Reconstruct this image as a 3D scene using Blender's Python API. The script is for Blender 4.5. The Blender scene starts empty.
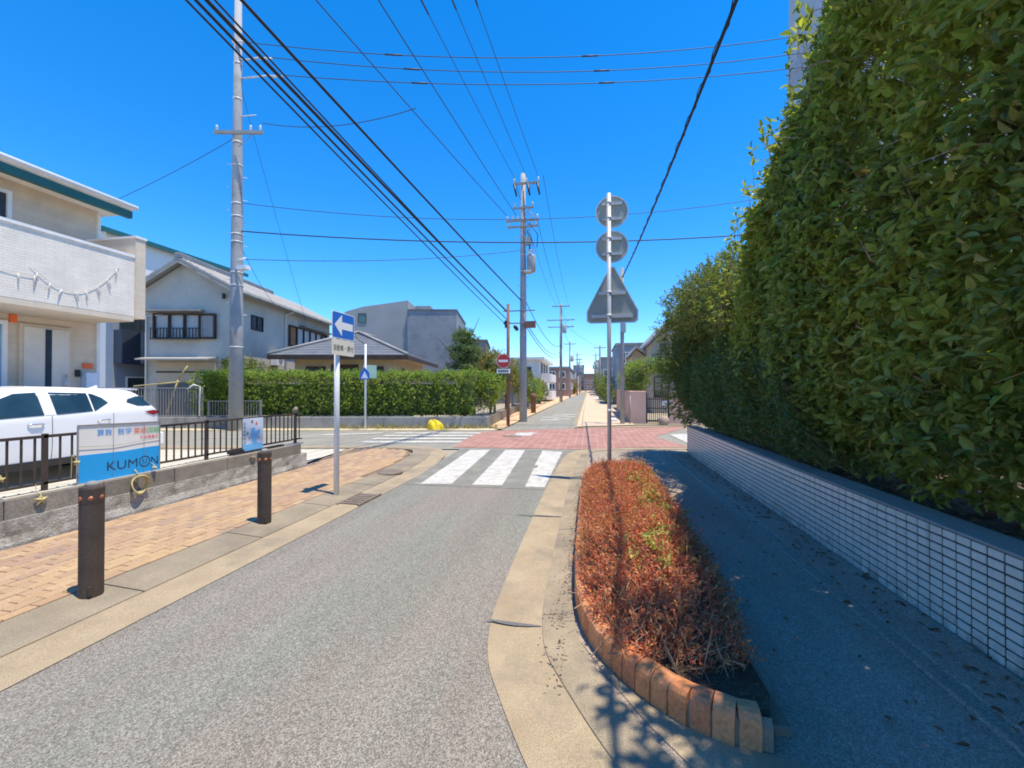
import bpy, bmesh, math, random
import numpy as np
from mathutils import Vector, Matrix
from mathutils.geometry import tessellate_polygon
random.seed(7); rng = np.random.default_rng(7)
R = math.radians
S = bpy.context.scene
COL = S.collection

# ---------------------------------------------------------------- camera
cam_d = bpy.data.cameras.new('camera'); cam = bpy.data.objects.new('camera', cam_d); COL.objects.link(cam)
cam_d.sensor_width = 36.0; cam_d.lens = 36.0*430/1024
cam_d.clip_start = 0.05; cam_d.clip_end = 3000
cam.location = (0, 0, 1.65); cam.rotation_euler = (R(90.5), 0, R(10.28))
S.camera = cam
# ---------------------------------------------------------------- sky + sun
SUN_DIR = Vector((0.25, -0.08, 1.0)).normalized()      # towards the sun
W = bpy.data.worlds.new('World'); S.world = W; W.use_nodes = True
nt = W.node_tree; bg = nt.nodes['Background']
sky = nt.nodes.new('ShaderNodeTexSky'); sky.sky_type = 'NISHITA'; sky.sun_disc = False
sky.sun_elevation = math.asin(SUN_DIR.z); sky.sun_rotation = math.atan2(SUN_DIR.x, SUN_DIR.y)
sky.air_density = 1.0; sky.dust_density = 0.0; sky.ozone_density = 10.0
hs = nt.nodes.new('ShaderNodeHueSaturation'); hs.inputs['Saturation'].default_value = 1.25; hs.inputs['Value'].default_value = 1.0
nt.links.new(sky.outputs[0], hs.inputs['Color']); nt.links.new(hs.outputs[0], bg.inputs['Color'])
bg.inputs['Strength'].default_value = 0.15
sd = bpy.data.lights.new('sun', 'SUN'); sun = bpy.data.objects.new('sun', sd); COL.objects.link(sun)
sd.energy = 3.5; sd.angle = R(0.5); sd.color = (1.0, 0.90, 0.72)
sun.rotation_euler = SUN_DIR.to_track_quat('Z', 'Y').to_euler(); sun.location = (5, 0, 30)
S.view_settings.view_transform = 'Standard'; S.view_settings.look = 'None'
S.view_settings.exposure = 0.86; S.view_settings.gamma = 1.0
S.render.engine = 'CYCLES'; S.cycles.filter_width = 1.8; S.cycles.max_bounces = 10; S.cycles.diffuse_bounces = 8; S.cycles.transmission_bounces = 8; S.cycles.transparent_max_bounces = 6

# ---------------------------------------------------------------- materials
def lin(r, g, b):
    f = lambda c: (c/255/12.92 if c/255 <= .04045 else ((c/255+.055)/1.055)**2.4)
    return (f(r), f(g), f(b))
def _new(name):
    m = bpy.data.materials.new(name); m.use_nodes = True
    n = m.node_tree; return m, n, n.nodes['Principled BSDF']
def node(n, t, **kw):
    x = n.nodes.new(t)
    for k, v in kw.items():
        if k in x.inputs: x.inputs[k].default_value = v
        else: setattr(x, k, v)
    return x
def ramp(n, fac, stops):
    r = n.nodes.new('ShaderNodeValToRGB'); e = r.color_ramp.elements
    while len(e) < len(stops): e.new(0.5)
    for i, (p, c) in enumerate(stops): e[i].position = p; e[i].color = (*c, 1)
    n.links.new(fac, r.inputs[0]); return r.outputs[0]
def mix(n, fac, a, b, mode='MIX'):
    x = n.nodes.new('ShaderNodeMix'); x.data_type = 'RGBA'; x.blend_type = mode
    for sock, v in ((x.inputs[0], fac), (x.inputs[6], a), (x.inputs[7], b)):
        if hasattr(v, 'links'): n.links.new(v, sock)
        elif isinstance(v, tuple): sock.default_value = (*v, 1)
        else: sock.default_value = v
    return x.outputs[2]
def pos(n): return n.nodes.new('ShaderNodeNewGeometry').outputs['Position']
def noise(n, scale, detail=4, rough=.55, vec=None):
    x = node(n, 'ShaderNodeTexNoise', Scale=scale, Detail=detail, Roughness=rough)
    n.links.new(vec if vec is not None else pos(n), x.inputs['Vector']); return x.outputs[0]
def bump(n, b, h, strength, dist=.01):
    x = node(n, 'ShaderNodeBump', Strength=strength, Distance=dist); n.links.new(h, x.inputs['Height']); n.links.new(x.outputs[0], b.inputs['Normal'])
def rough_mat(name, c1, c2, scale=2., fine=80., fine_amt=.25, rough=.85, bmp=.3, bd=.004, metal=0., stain=None, spec=.3):
    """two-tone blotched surface with fine grain"""
    m, n, b = _new(name)
    big = ramp(n, noise(n, scale, 5), [(.35, c1), (.65, c2)])
    fn = noise(n, fine, 3, .7)
    g = ramp(n, fn, [(.3, (1-fine_amt,)*3), (.7, (1+fine_amt*.0+fine_amt,)*3)])
    col = mix(n, 1.0, big, g, 'MULTIPLY')
    if stain:
        col = mix(n, ramp(n, noise(n, stain[1], 6, .65), [(.5, (0, 0, 0)), (.68, (1, 1, 1))]), col, stain[0])
    n.links.new(col, b.inputs['Base Color'])
    b.inputs['Roughness'].default_value = rough; b.inputs['Metallic'].default_value = metal; b.inputs['Specular IOR Level'].default_value = spec
    if bmp: bump(n, b, fn, bmp, bd)
    return m
def flat_mat(name, c, rough=.5, metal=0., spec=.5, grain=.06):
    return rough_mat(name, tuple(v*(1-grain) for v in c), tuple(v*(1+grain) for v in c), 3., 60., grain*.7, rough, 0, metal=metal, spec=spec)
def rand_mat(name, stops, rough=.8, island=True, fine=60., fine_amt=.2, blot=None, bmp=.3, spec=.3):
    m, n, b = _new(name)
    src = n.nodes.new('ShaderNodeNewGeometry').outputs['Random Per Island'] if island else n.nodes.new('ShaderNodeObjectInfo').outputs['Random']
    col = ramp(n, src, stops)
    if blot:
        col = mix(n, ramp(n, noise(n, blot[1], 4), [(.4, (0, 0, 0)), (.62, (blot[2],)*3)]), col, blot[0])
    fn = noise(n, fine, 3, .7)
    col = mix(n, 1.0, col, ramp(n, fn, [(.3, (1-fine_amt,)*3), (.7, (1+fine_amt,)*3)]), 'MULTIPLY')
    n.links.new(col, b.inputs['Base Color']); b.inputs['Roughness'].default_value = rough; b.inputs['Specular IOR Level'].default_value = spec
    if bmp: bump(n, b, fn, bmp, .003)
    return m
def leaf_mat(name, stops, trans=.35, rough=.45, blot=None, spec=.4):
    m, n, b = _new(name)
    col = ramp(n, n.nodes.new('ShaderNodeNewGeometry').outputs['Random Per Island'], stops)
    if blot: col = mix(n, ramp(n, noise(n, blot[1], 3), [(blot[3], (0, 0, 0)), (blot[3]+.15, (blot[2],)*3)]), col, blot[0])
    n.links.new(col, b.inputs['Base Color']); b.inputs['Roughness'].default_value = rough; b.inputs['Specular IOR Level'].default_value = spec
    t = n.nodes.new('ShaderNodeBsdfTranslucent'); n.links.new(mix(n, 1.0, col, (1.35, 1.3, .55), 'MULTIPLY'), t.inputs[0])
    x = n.nodes.new('ShaderNodeMixShader'); x.inputs[0].default_value = trans
    n.links.new(b.outputs[0], x.inputs[1]); n.links.new(t.outputs[0], x.inputs[2])
    n.links.new(x.outputs[0], n.nodes['Material Output'].inputs[0]); return m
def siding_mat(name, c1, c2, bw, bh, mort, rough=.8, st=.5, axis='YZ'):
    m, n, b = _new(name)
    sx = n.nodes.new('ShaderNodeSeparateXYZ'); n.links.new(pos(n), sx.inputs[0])
    cb = n.nodes.new('ShaderNodeCombineXYZ')
    n.links.new(sx.outputs['X' if axis == 'XZ' else 'Y'], cb.inputs[0]); n.links.new(sx.outputs['Z'], cb.inputs[1])
    br = node(n, 'ShaderNodeTexBrick', Scale=1.0); n.links.new(cb.outputs[0], br.inputs['Vector'])
    br.inputs['Brick Width'].default_value = bw; br.inputs['Row Height'].default_value = bh; br.inputs['Mortar Size'].default_value = mort
    br.inputs['Color1'].default_value = (*c1, 1); br.inputs['Color2'].default_value = (*c2, 1)
    br.inputs['Mortar'].default_value = (*[v*.86 for v in c1], 1)
    col = mix(n, 1.0, br.outputs[0], ramp(n, noise(n, 3, 5), [(.3, (.9,)*3), (.7, (1.06,)*3)]), 'MULTIPLY')
    n.links.new(col, b.inputs['Base Color']); b.inputs['Roughness'].default_value = rough
    inv = node(n, 'ShaderNodeMath', operation='SUBTRACT'); inv.inputs[0].default_value = 1.; n.links.new(br.outputs[1], inv.inputs[1])
    bump(n, b, inv.outputs[0], st, .008); return m
def glass_mat(name, c=(.03, .045, .06), rough=.05):
    m, n, b = _new(name)
    col = ramp(n, noise(n, 1.5, 2), [(.35, tuple(v*.7 for v in c)), (.65, tuple(v*1.4 for v in c))]); n.links.new(col, b.inputs['Base Color'])
    b.inputs['Roughness'].default_value = rough; b.inputs['Specular IOR Level'].default_value = .8; return m

def asphalt_mat(name, base, warm, grain):
    m, n, b = _new(name)
    mp = n.nodes.new('ShaderNodeMapping'); mp.inputs['Scale'].default_value = (1.3, .22, 1.); n.links.new(pos(n), mp.inputs[0])
    col = ramp(n, noise(n, 1.1, 5, .6, mp.outputs[0]), [(.38, base), (.62, warm)])
    mq = n.nodes.new('ShaderNodeMapping'); mq.inputs['Scale'].default_value = (2.2, .12, 1.); n.links.new(pos(n), mq.inputs[0])
    col = mix(n, 1.0, col, ramp(n, noise(n, 1.0, 4, .6, mq.outputs[0]), [(.3, (.9,)*3), (.7, (1.09,)*3)]), 'MULTIPLY')
    v = node(n, 'ShaderNodeTexVoronoi', Scale=165.); n.links.new(pos(n), v.inputs['Vector'])
    sp = ramp(n, v.outputs['Color'], [(.2, (1-grain,)*3), (.55, (1.,)*3), (.85, (1+grain*1.1,)*3)])
    col = mix(n, 1.0, col, sp, 'MULTIPLY')
    f2 = noise(n, 35, 4, .7); col = mix(n, 1.0, col, ramp(n, f2, [(.3, (.86,)*3), (.7, (1.14,)*3)]), 'MULTIPLY')
    col = mix(n, ramp(n, noise(n, 3.1, 6, .7), [(.6, (0, 0, 0)), (.75, (.45,)*3)]), col, tuple(c*.62 for c in base))
    # hairline cracks
    vc = node(n, 'ShaderNodeTexVoronoi', Scale=.55); vc.feature = 'DISTANCE_TO_EDGE'
    wv = n.nodes.new('ShaderNodeVectorMath'); wv.operation = 'ADD'; nz = node(n, 'ShaderNodeTexNoise', Scale=3., Detail=5.)
    n.links.new(pos(n), nz.inputs['Vector']); n.links.new(nz.outputs[1], wv.inputs[0]); n.links.new(pos(n), wv.inputs[1]); n.links.new(wv.outputs[0], vc.inputs['Vector'])
    col = mix(n, ramp(n, vc.outputs[0], [(.0, (.22,)*3), (.003, (0, 0, 0))]), col, (.05, .048, .045))
    n.links.new(col, b.inputs['Base Color']); b.inputs['Roughness'].default_value = .9; b.inputs['Specular IOR Level'].default_value = .2
    bump(n, b, v.outputs['Distance'], .55, .004); return m

M = {}
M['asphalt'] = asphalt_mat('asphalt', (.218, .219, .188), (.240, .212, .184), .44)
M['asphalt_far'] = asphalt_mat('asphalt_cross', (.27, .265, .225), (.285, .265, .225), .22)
M['asphalt_walk'] = asphalt_mat('asphalt_walk', (.35, .315, .26), (.34, .25, .19), .34)
M['ground'] = rough_mat('ground_earth', (.30, .26, .20), (.36, .31, .24), .6)
M['gutter'] = rough_mat('gutter_concrete', (.32, .25, .165), (.39, .31, .205), 2.2, 140., .38, .9, .4, stain=((.25, .21, .15), 1.6))
M['kerb'] = rough_mat('kerb_concrete', (.235, .195, .14), (.30, .25, .18), 2.5, 140., .35, .9, .4, stain=((.2, .17, .13), 1.5))
M['concrete'] = rough_mat('pale_concrete', (.50, .46, .37), (.58, .53, .44), 1.2, 90., .2, .9, .3, stain=((.38, .34, .28), .8))
M['conc_grey'] = rough_mat('grey_concrete', (.27, .27, .265), (.35, .345, .33), 1.4, 60., .2, .88, .3, stain=((.19, .185, .18), 1.3))
M['conc_dark'] = rough_mat('dark_concrete', (.12, .12, .125), (.17, .165, .165), 1., 60., .2, .88, .3)
M['found'] = rough_mat('rough_mortar', (.36, .34, .30), (.50, .48, .43), 3.5, 50., .3, .92, .8, .02, stain=((.21, .19, .16), 4.))
M['block'] = rand_mat('wall_block', [(0, (.23, .21, .175)), (.5, (.28, .25, .21)), (1, (.33, .30, .255))], .9, False, 60., .3, blot=((.17, .16, .14), 5., .6), bmp=.6)
PAV = [(0, (.33, .20, .135)), (.22, (.41, .28, .17)), (.45, (.30, .20, .145)), (.7, (.45, .325, .20)), (.85, (.36, .23, .165)), (1, (.28, .205, .165))]
M['paver'] = rand_mat('paver_brick', PAV, .85, False, 90., .22, blot=((.50, .34, .165), 1.0, .4))
M['paver_i'] = rand_mat('paver_brick_field', PAV, .85, True, 90., .22, blot=((.50, .34, .165), 1.0, .4))
M['paver_joint'] = rough_mat('paver_joint_sand', (.16, .11, .075), (.22, .15, .10), 4.)
M['white_paint'] = rough_mat('road_paint', (.47, .45, .41), (.58, .555, .51), 3., 60., .25, .8, .3, stain=((.30, .29, .26), 6.))
M['tile'] = rand_mat('glazed_tile', [(0, (.79, .72, .59)), (.5, (.83, .76, .63)), (1, (.86, .80, .67))], .25, False, 30., .05, bmp=.05, spec=.5)
M['tile_i'] = rand_mat('glazed_tile_field', [(0, (.79, .72, .59)), (.5, (.83, .76, .63)), (1, (.86, .80, .67))], .25, True, 30., .05, bmp=.05, spec=.5)
M['grout'] = rough_mat('dark_grout', (.055, .055, .055), (.085, .085, .08), 5.)
M['cap'] = rough_mat('wall_cap', (.32, .295, .255), (.40, .365, .32), 3., 70., .25, .8)
M['soil'] = rough_mat('soil', (.085, .058, .04), (.15, .105, .07), 6., 60., .5, 1., 1., .03)
M['edge_brick'] = rand_mat('edging_brick', [(0, (.58, .19, .075)), (.35, (.66, .25, .09)), (.65, (.72, .31, .12)), (1, (.62, .28, .13))], .75, False, 45., .25, blot=((.40, .20, .12), 9., .5), bmp=.5)
M['red_brick'] = None
M['steel'] = rough_mat('galvanised_steel', (.50, .50, .49), (.58, .58, .57), 6., 40., .1, .5, 0, metal=.15)
M['white_metal'] = flat_mat('white_painted_metal', (.76, .77, .78), .4)
M['grey_metal'] = flat_mat('grey_painted_metal', (.27, .27, .26), .5)
M['plate_back'] = rough_mat('sign_back', (.33, .335, .29), (.39, .39, .34), 3., 40., .1, .6, 0, metal=0)
M['brown_metal'] = rough_mat('bronze_brown_metal', (.055, .043, .034), (.08, .062, .048), 4., 60., .2, .55, 0)
M['bollard'] = rough_mat('brown_bollard', (.058, .043, .036), (.082, .06, .049), 5., 80., .25, .6, .1)
M['reflector'] = flat_mat('orange_reflector', (.42, .13, .05), .3)
M['rust_metal'] = rough_mat('rusty_brown_pole', (.17, .085, .06), (.23, .12, .085), 3., 50., .25, .8, .2)
M['pole'] = rough_mat('concrete_pole', (.33, .335, .345), (.42, .42, .42), 1.2, 40., .14, .85, .1, stain=((.24, .24, .245), 1.2))
M['wire'] = flat_mat('black_cable', (.012, .014, .018), .6)
M['wire_blue'] = flat_mat('dark_line', (.03, .045, .07), .6)
M['insul'] = flat_mat('porcelain', (.60, .60, .58), .3)
M['trafo'] = flat_mat('transformer_grey', (.32, .33, .34), .55)
M['blue_sign'] = flat_mat('blue_sign', (.012, .13, .52), .45, grain=.03)
M['white_sign'] = flat_mat('white_sign', (.80, .79, .74), .5, grain=.02)
M['cream_sign'] = flat_mat('cream_sign', (.74, .69, .55), .5, grain=.03)
M['red_sign'] = flat_mat('red_sign', (.50, .03, .03), .45, grain=.04)
M['black_ink'] = flat_mat('dark_lettering', (.03, .03, .035), .6)
M['kumon_blue'] = flat_mat('light_blue_banner', (.015, .36, .80), .45, grain=.03)
M['kumon_navy'] = flat_mat('navy_letters', (.02, .05, .10), .5)
M['ink_blue'] = flat_mat('blue_letters', (.01, .30, .80), .5)
M['ink_orange'] = flat_mat('orange_letters', (.85, .16, .05), .5)
M['ink_green'] = flat_mat('green_letters', (.12, .48, .16), .5)
M['ink_red'] = flat_mat('red_letters', (.75, .12, .12), .5)
M['poster_blue'] = flat_mat('poster_blue', (.16, .48, .82), .5)
M['poster_pale'] = flat_mat('poster_pale', (.62, .72, .86), .5)
M['yellow'] = rough_mat('yellow_net', (.80, .58, .02), (.86, .66, .05), 8., 120., .3, .7, .8, .02)
M['rope'] = rough_mat('yellow_rope', (.46, .38, .16), (.54, .46, .23), 8., 100., .2)
M['white_sid'] = siding_mat('white_brick_siding', (.80, .735, .64), (.85, .785, .69), .30, .05, .006, .75, .35)
M['cream_sid'] = siding_mat('cream_siding', (.64, .54, .42), (.68, .58, .455), .9, .15, .004, .8, .25)
M['white_trim'] = flat_mat('white_trim', (.78, .78, .77), .5)
M['teal'] = flat_mat('teal_fascia', (.015, .115, .115), .5)
M['door_white'] = flat_mat('off_white_door', (.66, .62, .55), .5)
M['glass'] = glass_mat('window_glass')
M['glass_teal'] = glass_mat('car_glass', (.02, .045, .055))
M['glass_blue'] = glass_mat('pale_blue_glass', (.16, .34, .55), .15)
M['curtain'] = flat_mat('pale_curtain', (.50, .50, .49), .7)
M['carpaint'] = flat_mat('white_car_paint', (.80, .80, .81), .18, spec=.6, grain=.01)
M['black_plastic'] = flat_mat('black_plastic', (.02, .02, .022), .5)
M['tyre'] = flat_mat('tyre_rubber', (.018, .018, .018), .85)
M['chrome'] = flat_mat('bright_trim', (.6, .61, .63), .2, metal=.9)
M['tail'] = flat_mat('tail_lamp', (.30, .02, .035), .15)
M['old_wall'] = rough_mat('old_grey_siding', (.51, .465, .40), (.58, .53, .46), .9, 40., .1, .85, .1, stain=((.46, .425, .37), .7))
M['beige_wall'] = rough_mat('beige_render', (.54, .44, .32), (.60, .49, .36), 1.2, 60., .1, .9, .1)
M['roof_grey'] = rough_mat('grey_roof_tile', (.175, .185, .205), (.23, .24, .255), 1.5, 30., .2, .6, .1)
M['roof_light'] = rough_mat('pale_roof_tile', (.30, .29, .28), (.37, .355, .34), 1.5, 30., .2, .7, .1)
M['wood_dark'] = rough_mat('dark_wood', (.06, .038, .028), (.09, .058, .042), 4., 60., .3, .7, .1)
M['wood_orange'] = rough_mat('orange_wood', (.36, .16, .07), (.44, .21, .10), 3., 60., .3, .7, .1)
M['slate_wall'] = rough_mat('slate_blue_wall', (.26, .29, .34), (.31, .34, .39), .8, 40., .1, .85, .05)
M['navy'] = flat_mat('navy_panel', (.03, .04, .065), .6)
M['pure_white_wall'] = rough_mat('white_render', (.74, .71, .67), (.79, .76, .72), .5, 40., .05, .85, .05)
M['pink_wall'] = rough_mat('pink_render', (.58, .36, .27), (.64, .41, .315), 1., 70., .15, .9, .2)
M['brown_apt'] = rough_mat('brown_tile_facade', (.30, .17, .12), (.36, .21, .15), .5, 30., .1, .8)
M['apt_grey'] = rough_mat('bluish_facade', (.25, .28, .32), (.30, .33, .37), .5, 30., .1, .8)
M['bark'] = rough_mat('bark', (.13, .095, .065), (.19, .14, .10), 8., 60., .35, .95, .6, .01)
M['twig'] = rough_mat('dry_twig', (.30, .19, .12), (.42, .28, .18), 10., 60., .3, .9, .2)
M['stem'] = rough_mat('green_brown_stem', (.24, .20, .10), (.34, .27, .14), 8., 60., .3, .8, .1)
M['stone'] = rough_mat('garden_stone', (.42, .31, .22), (.52, .40, .29), 5., 40., .3, .9, .8, .03)
M['iron'] = rough_mat('manhole_iron', (.17, .13, .10), (.22, .18, .14), 9., 90., .35, .7, .4)
G1 = [(0, (.10, .15, .05)), (.3, (.18, .25, .07)), (.65, (.26, .35, .09)), (.92, (.35, .44, .11)), (1, (.48, .42, .14))]
M['leaf_hedge'] = leaf_mat('broad_hedge_leaf', G1, .48, .40, blot=((.38, .42, .08), .8, .6, .46), spec=.5)
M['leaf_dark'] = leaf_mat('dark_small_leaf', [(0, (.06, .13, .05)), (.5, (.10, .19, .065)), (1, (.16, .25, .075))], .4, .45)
M['leaf_far'] = leaf_mat('mixed_tree_leaf', [(0, (.09, .14, .035)), (.5, (.155, .215, .05)), (.85, (.23, .28, .06)), (1, (.33, .31, .08))], .45, .45)
M['leaf_lime'] = leaf_mat('lime_hedge_leaf', [(0, (.16, .26, .04)), (.5, (.25, .38, .055)), (.9, (.33, .45, .08)), (1, (.42, .34, .13))], .5, .5)
M['leaf_pine'] = leaf_mat('pine_needle', [(0, (.07, .13, .04)), (.6, (.12, .20, .055)), (1, (.19, .27, .07))], .3, .6)
M['leaf_yellow'] = leaf_mat('yellowing_leaf', [(0, (.12, .15, .03)), (.5, (.24, .22, .04)), (1, (.38, .24, .045))], .35, .5)
M['leaf_azalea'] = leaf_mat('rusty_azalea_leaf', [(0, (.42, .095, .06)), (.35, (.60, .155, .085)), (.65, (.70, .225, .11)), (.88, (.72, .36, .16)), (1, (.64, .52, .22))], .4, .6, blot=((.56, .45, .08), 1.3, .5, .60))
M['leaf_green_small'] = leaf_mat('fresh_green_leaf', [(0, (.28, .30, .05)), (1, (.52, .48, .14))], .3, .5)
M['leaf_litter'] = leaf_mat('dry_leaf_litter', [(0, (.10, .055, .03)), (1, (.30, .17, .09))], .1, .8)
M['grass'] = leaf_mat('dry_grass', [(0, (.20, .20, .05)), (1, (.42, .36, .14))], .2, .7)

# grime on the tiled wall: splashed dirt at the foot and faint vertical streaks
for k_ in ('tile', 'tile_i'):
    n = M[k_].node_tree; b = n.nodes['Principled BSDF']; src = b.inputs['Base Color'].links[0].from_socket
    sx_ = n.nodes.new('ShaderNodeSeparateXYZ'); n.links.new(pos(n), sx_.inputs[0])
    foot = ramp(n, sx_.outputs['Z'], [(.04, (.75,)*3), (.24, (0, 0, 0))]); blot_ = ramp(n, noise(n, 7., 5, .7), [(.4, (0, 0, 0)), (.65, (1, 1, 1))])
    c_ = mix(n, mix(n, 1.0, foot, blot_, 'MULTIPLY'), src, (.27, .23, .17))
    mp_ = n.nodes.new('ShaderNodeMapping'); mp_.inputs['Scale'].default_value = (1., 9., .5); n.links.new(pos(n), mp_.inputs[0])
    c_ = mix(n, ramp(n, noise(n, 1.2, 4, .6, mp_.outputs[0]), [(.55, (0, 0, 0)), (.72, (.32,)*3)]), c_, (.42, .40, .35)); n.links.new(c_, b.inputs['Base Color'])

# red paver intersection: brick pattern too fine to pick apart from here
def red_pave():
    m, n, b = _new('red_interlocking_paving')
    br = node(n, 'ShaderNodeTexBrick', Scale=1.0); n.links.new(pos(n), br.inputs['Vector'])
    br.inputs['Brick Width'].default_value = .22; br.inputs['Row Height'].default_value = .22; br.inputs['Mortar Size'].default_value = .009; br.offset = 0.
    br.inputs['Color1'].default_value = (.345, .175, .14, 1); br.inputs['Color2'].default_value = (.40, .215, .175, 1); br.inputs['Mortar'].default_value = (.47, .31, .26, 1)
    col = mix(n, 1.0, br.outputs[0], ramp(n, noise(n, 1.6, 6, .65), [(.3, (.74,)*3), (.7, (1.16,)*3)]), 'MULTIPLY')
    n.links.new(col, b.inputs['Base Color']); b.inputs['Roughness'].default_value = .85; b.inputs['Specular IOR Level'].default_value = .2; return m
M['red_brick'] = red_pave()

# ---------------------------------------------------------------- builders
FR = {}
def frame_of(o): return FR.get(o.name, Matrix.Identity(4))
def tag(o, label=None, cat=None, group=None, kind=None):
    for k, v in (('label', label), ('category', cat), ('group', group), ('kind', kind)):
        if v: o[k] = v
    return o
def thing(name, label, cat, loc=(0, 0, 0), rz=0., group=None):
    o = bpy.data.objects.new(name, None); COL.objects.link(o); o.empty_display_size = .2
    o.location = loc; o.rotation_euler = (0, 0, rz)
    FR[o.name] = Matrix.Translation(loc) @ Matrix.Rotation(rz, 4, 'Z')
    return tag(o, label, cat, group)
def link(name, me, mat, parent=None, loc=None):
    o = bpy.data.objects.new(name, me); COL.objects.link(o)
    if mat is not None and not me.materials: me.materials.append(M[mat] if isinstance(mat, str) else mat)
    if parent is not None:
        o.parent = parent; FR[o.name] = frame_of(parent)
    if loc is not None: o.location = loc
    return o
class MB:
    def __init__(s): s.v = []; s.f = []; s.sm = []
    def add(s, vs, fs, smooth=False):
        k = len(s.v); s.v += [tuple(p) for p in vs]
        s.f += [tuple(i+k for i in f) for f in fs]; s.sm += [smooth]*len(fs); return s
    def box(s, x0, x1, y0, y1, z0, z1, ch=0.):
        x0, x1 = sorted((x0, x1)); y0, y1 = sorted((y0, y1)); z0, z1 = sorted((z0, z1))
        if ch <= 0:
            vs = [(x, y, z) for z in (z0, z1) for x, y in ((x0, y0), (x1, y0), (x1, y1), (x0, y1))]
            return s.add(vs, [(3, 2, 1, 0), (4, 5, 6, 7), (0, 1, 5, 4), (1, 2, 6, 5), (2, 3, 7, 6), (3, 0, 4, 7)])
        vs = []
        rings = [(z0, 0), (z1-ch, 0), (z1, ch)]
        for z, c in rings: vs += [(x0+c, y0+c, z), (x1-c, y0+c, z), (x1-c, y1-c, z), (x0+c, y1-c, z)]
        fs = [(3, 2, 1, 0), (8, 9, 10, 11)]
        for r in range(2):
            for i in range(4): fs.append((r*4+i, r*4+(i+1) % 4, r*4+4+(i+1) % 4, r*4+4+i))
        return s.add(vs, fs)
    def tube(s, pts, rad, seg=8, caps=True):
        pts = [Vector(p) for p in pts]; n = len(pts); rad = rad if hasattr(rad, '__len__') else [rad]*n
        vs = []; up = None
        for i, p in enumerate(pts):
            t = (pts[min(i+1, n-1)]-pts[max(i-1, 0)]).normalized()
            if up is None:
                up = Vector((0, 0, 1)) if abs(t.z) < .9 else Vector((1, 0, 0))
            a = t.cross(up)
            if a.length < 1e-4: a = t.orthogonal()
            a.normalize(); b = a.cross(t).normalized(); up = b
            for k in range(seg):
                w = 2*math.pi*k/seg; vs.append(p+(a*math.cos(w)+b*math.sin(w))*rad[i])
        fs = []
        for i in range(n-1):
            for k in range(seg): fs.append((i*seg+k, i*seg+(k+1) % seg, (i+1)*seg+(k+1) % seg, (i+1)*seg+k))
        if caps: fs += [tuple(range(seg))[::-1], tuple((n-1)*seg+k for k in range(seg))]
        return s.add(vs, fs, seg > 5)
    def cyl(s, x, y, z0, z1, r0, r1=None, seg=16): return s.tube([(x, y, z0), (x, y, z1)], [r0, r0 if r1 is None else r1], seg)
    def lathe(s, x, y, prof, seg=16):
        vs = [(x+r*math.cos(2*math.pi*k/seg), y+r*math.sin(2*math.pi*k/seg), z) for r, z in prof for k in range(seg)]
        fs = [(i*seg+k, i*seg+(k+1) % seg, (i+1)*seg+(k+1) % seg, (i+1)*seg+k) for i in range(len(prof)-1) for k in range(seg)]
        fs += [tuple(range(seg))[::-1], tuple((len(prof)-1)*seg+k for k in range(seg))]
        return s.add(vs, fs, True)
    def prism(s, poly, fn, d0, d1):
        """poly: 2d points; fn(a,b,d)->3d; extruded from d0 to d1"""
        n = len(poly); vs = [fn(a, b, d0) for a, b in poly]+[fn(a, b, d1) for a, b in poly]
        tri = tessellate_polygon([[Vector((a, b, 0)) for a, b in poly]])
        fs = [tuple(t) for t in tri]+[tuple(i+n for i in t[::-1]) for t in tri]
        fs += [(i, (i+1) % n, n+(i+1) % n, n+i) for i in range(n)]
        return s.add(vs, fs)
    def poly(s, pts, z):
        tri = tessellate_polygon([[Vector((p[0], p[1], 0)) for p in pts]])
        fs = []
        for t in tri:
            a, b, c = (Vector((pts[i][0], pts[i][1], 0)) for i in t)
            fs.append(tuple(t) if (b-a).cross(c-a).z > 0 else tuple(t[::-1]))
        return s.add([(p[0], p[1], z) for p in pts], fs)
    def strip(s, A, B):
        n = len(A); return s.add(list(A)+list(B), [(i, i+1, n+i+1, n+i) for i in range(n-1)])
    def mesh(s, name, parent=None, fix=True):
        me = bpy.data.meshes.new(name); v = s.v
        if parent is not None:
            inv = frame_of(parent).inverted(); v = [inv @ Vector(p) for p in v]
        me.from_pydata([tuple(p) for p in v], [], s.f)
        me.polygons.foreach_set('use_smooth', s.sm)
        if fix:
            bm = bmesh.new(); bm.from_mesh(me); bmesh.ops.recalc_face_normals(bm, faces=bm.faces); bm.to_mesh(me); bm.free()
        me.update(); return me
    def build(s, name, mat, parent=None, local=False, fix=True):
        return link(name, s.mesh(name, None if local else parent, fix), mat, parent)
def struct(name, mb, mat, fix=False): return tag(mb.build(name, mat, fix=fix), kind='structure')
def flip_up(mb):
    return mb
def npmesh(name, V, F, mat, parent=None, smooth=False):
    """V (n,3) F (m,k) numpy -> mesh object"""
    if parent is not None:
        inv = np.array(frame_of(parent).inverted()); V = V @ inv[:3, :3].T + inv[:3, 3]
    me = bpy.data.meshes.new(name); k = F.shape[1]
    me.vertices.add(len(V)); me.vertices.foreach_set('co', np.ascontiguousarray(V, dtype=np.float32).ravel())
    me.loops.add(F.size); me.loops.foreach_set('vertex_index', np.ascontiguousarray(F, dtype=np.int32).ravel())
    me.polygons.add(len(F)); me.polygons.foreach_set('loop_start', np.arange(0, F.size, k, dtype=np.int32))
    me.polygons.foreach_set('use_smooth', np.full(len(F), smooth)); me.update(calc_edges=True)
    return link(name, me, mat, parent)
def unit(a): return a/np.maximum(np.linalg.norm(a, axis=1, keepdims=True), 1e-9)
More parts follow.
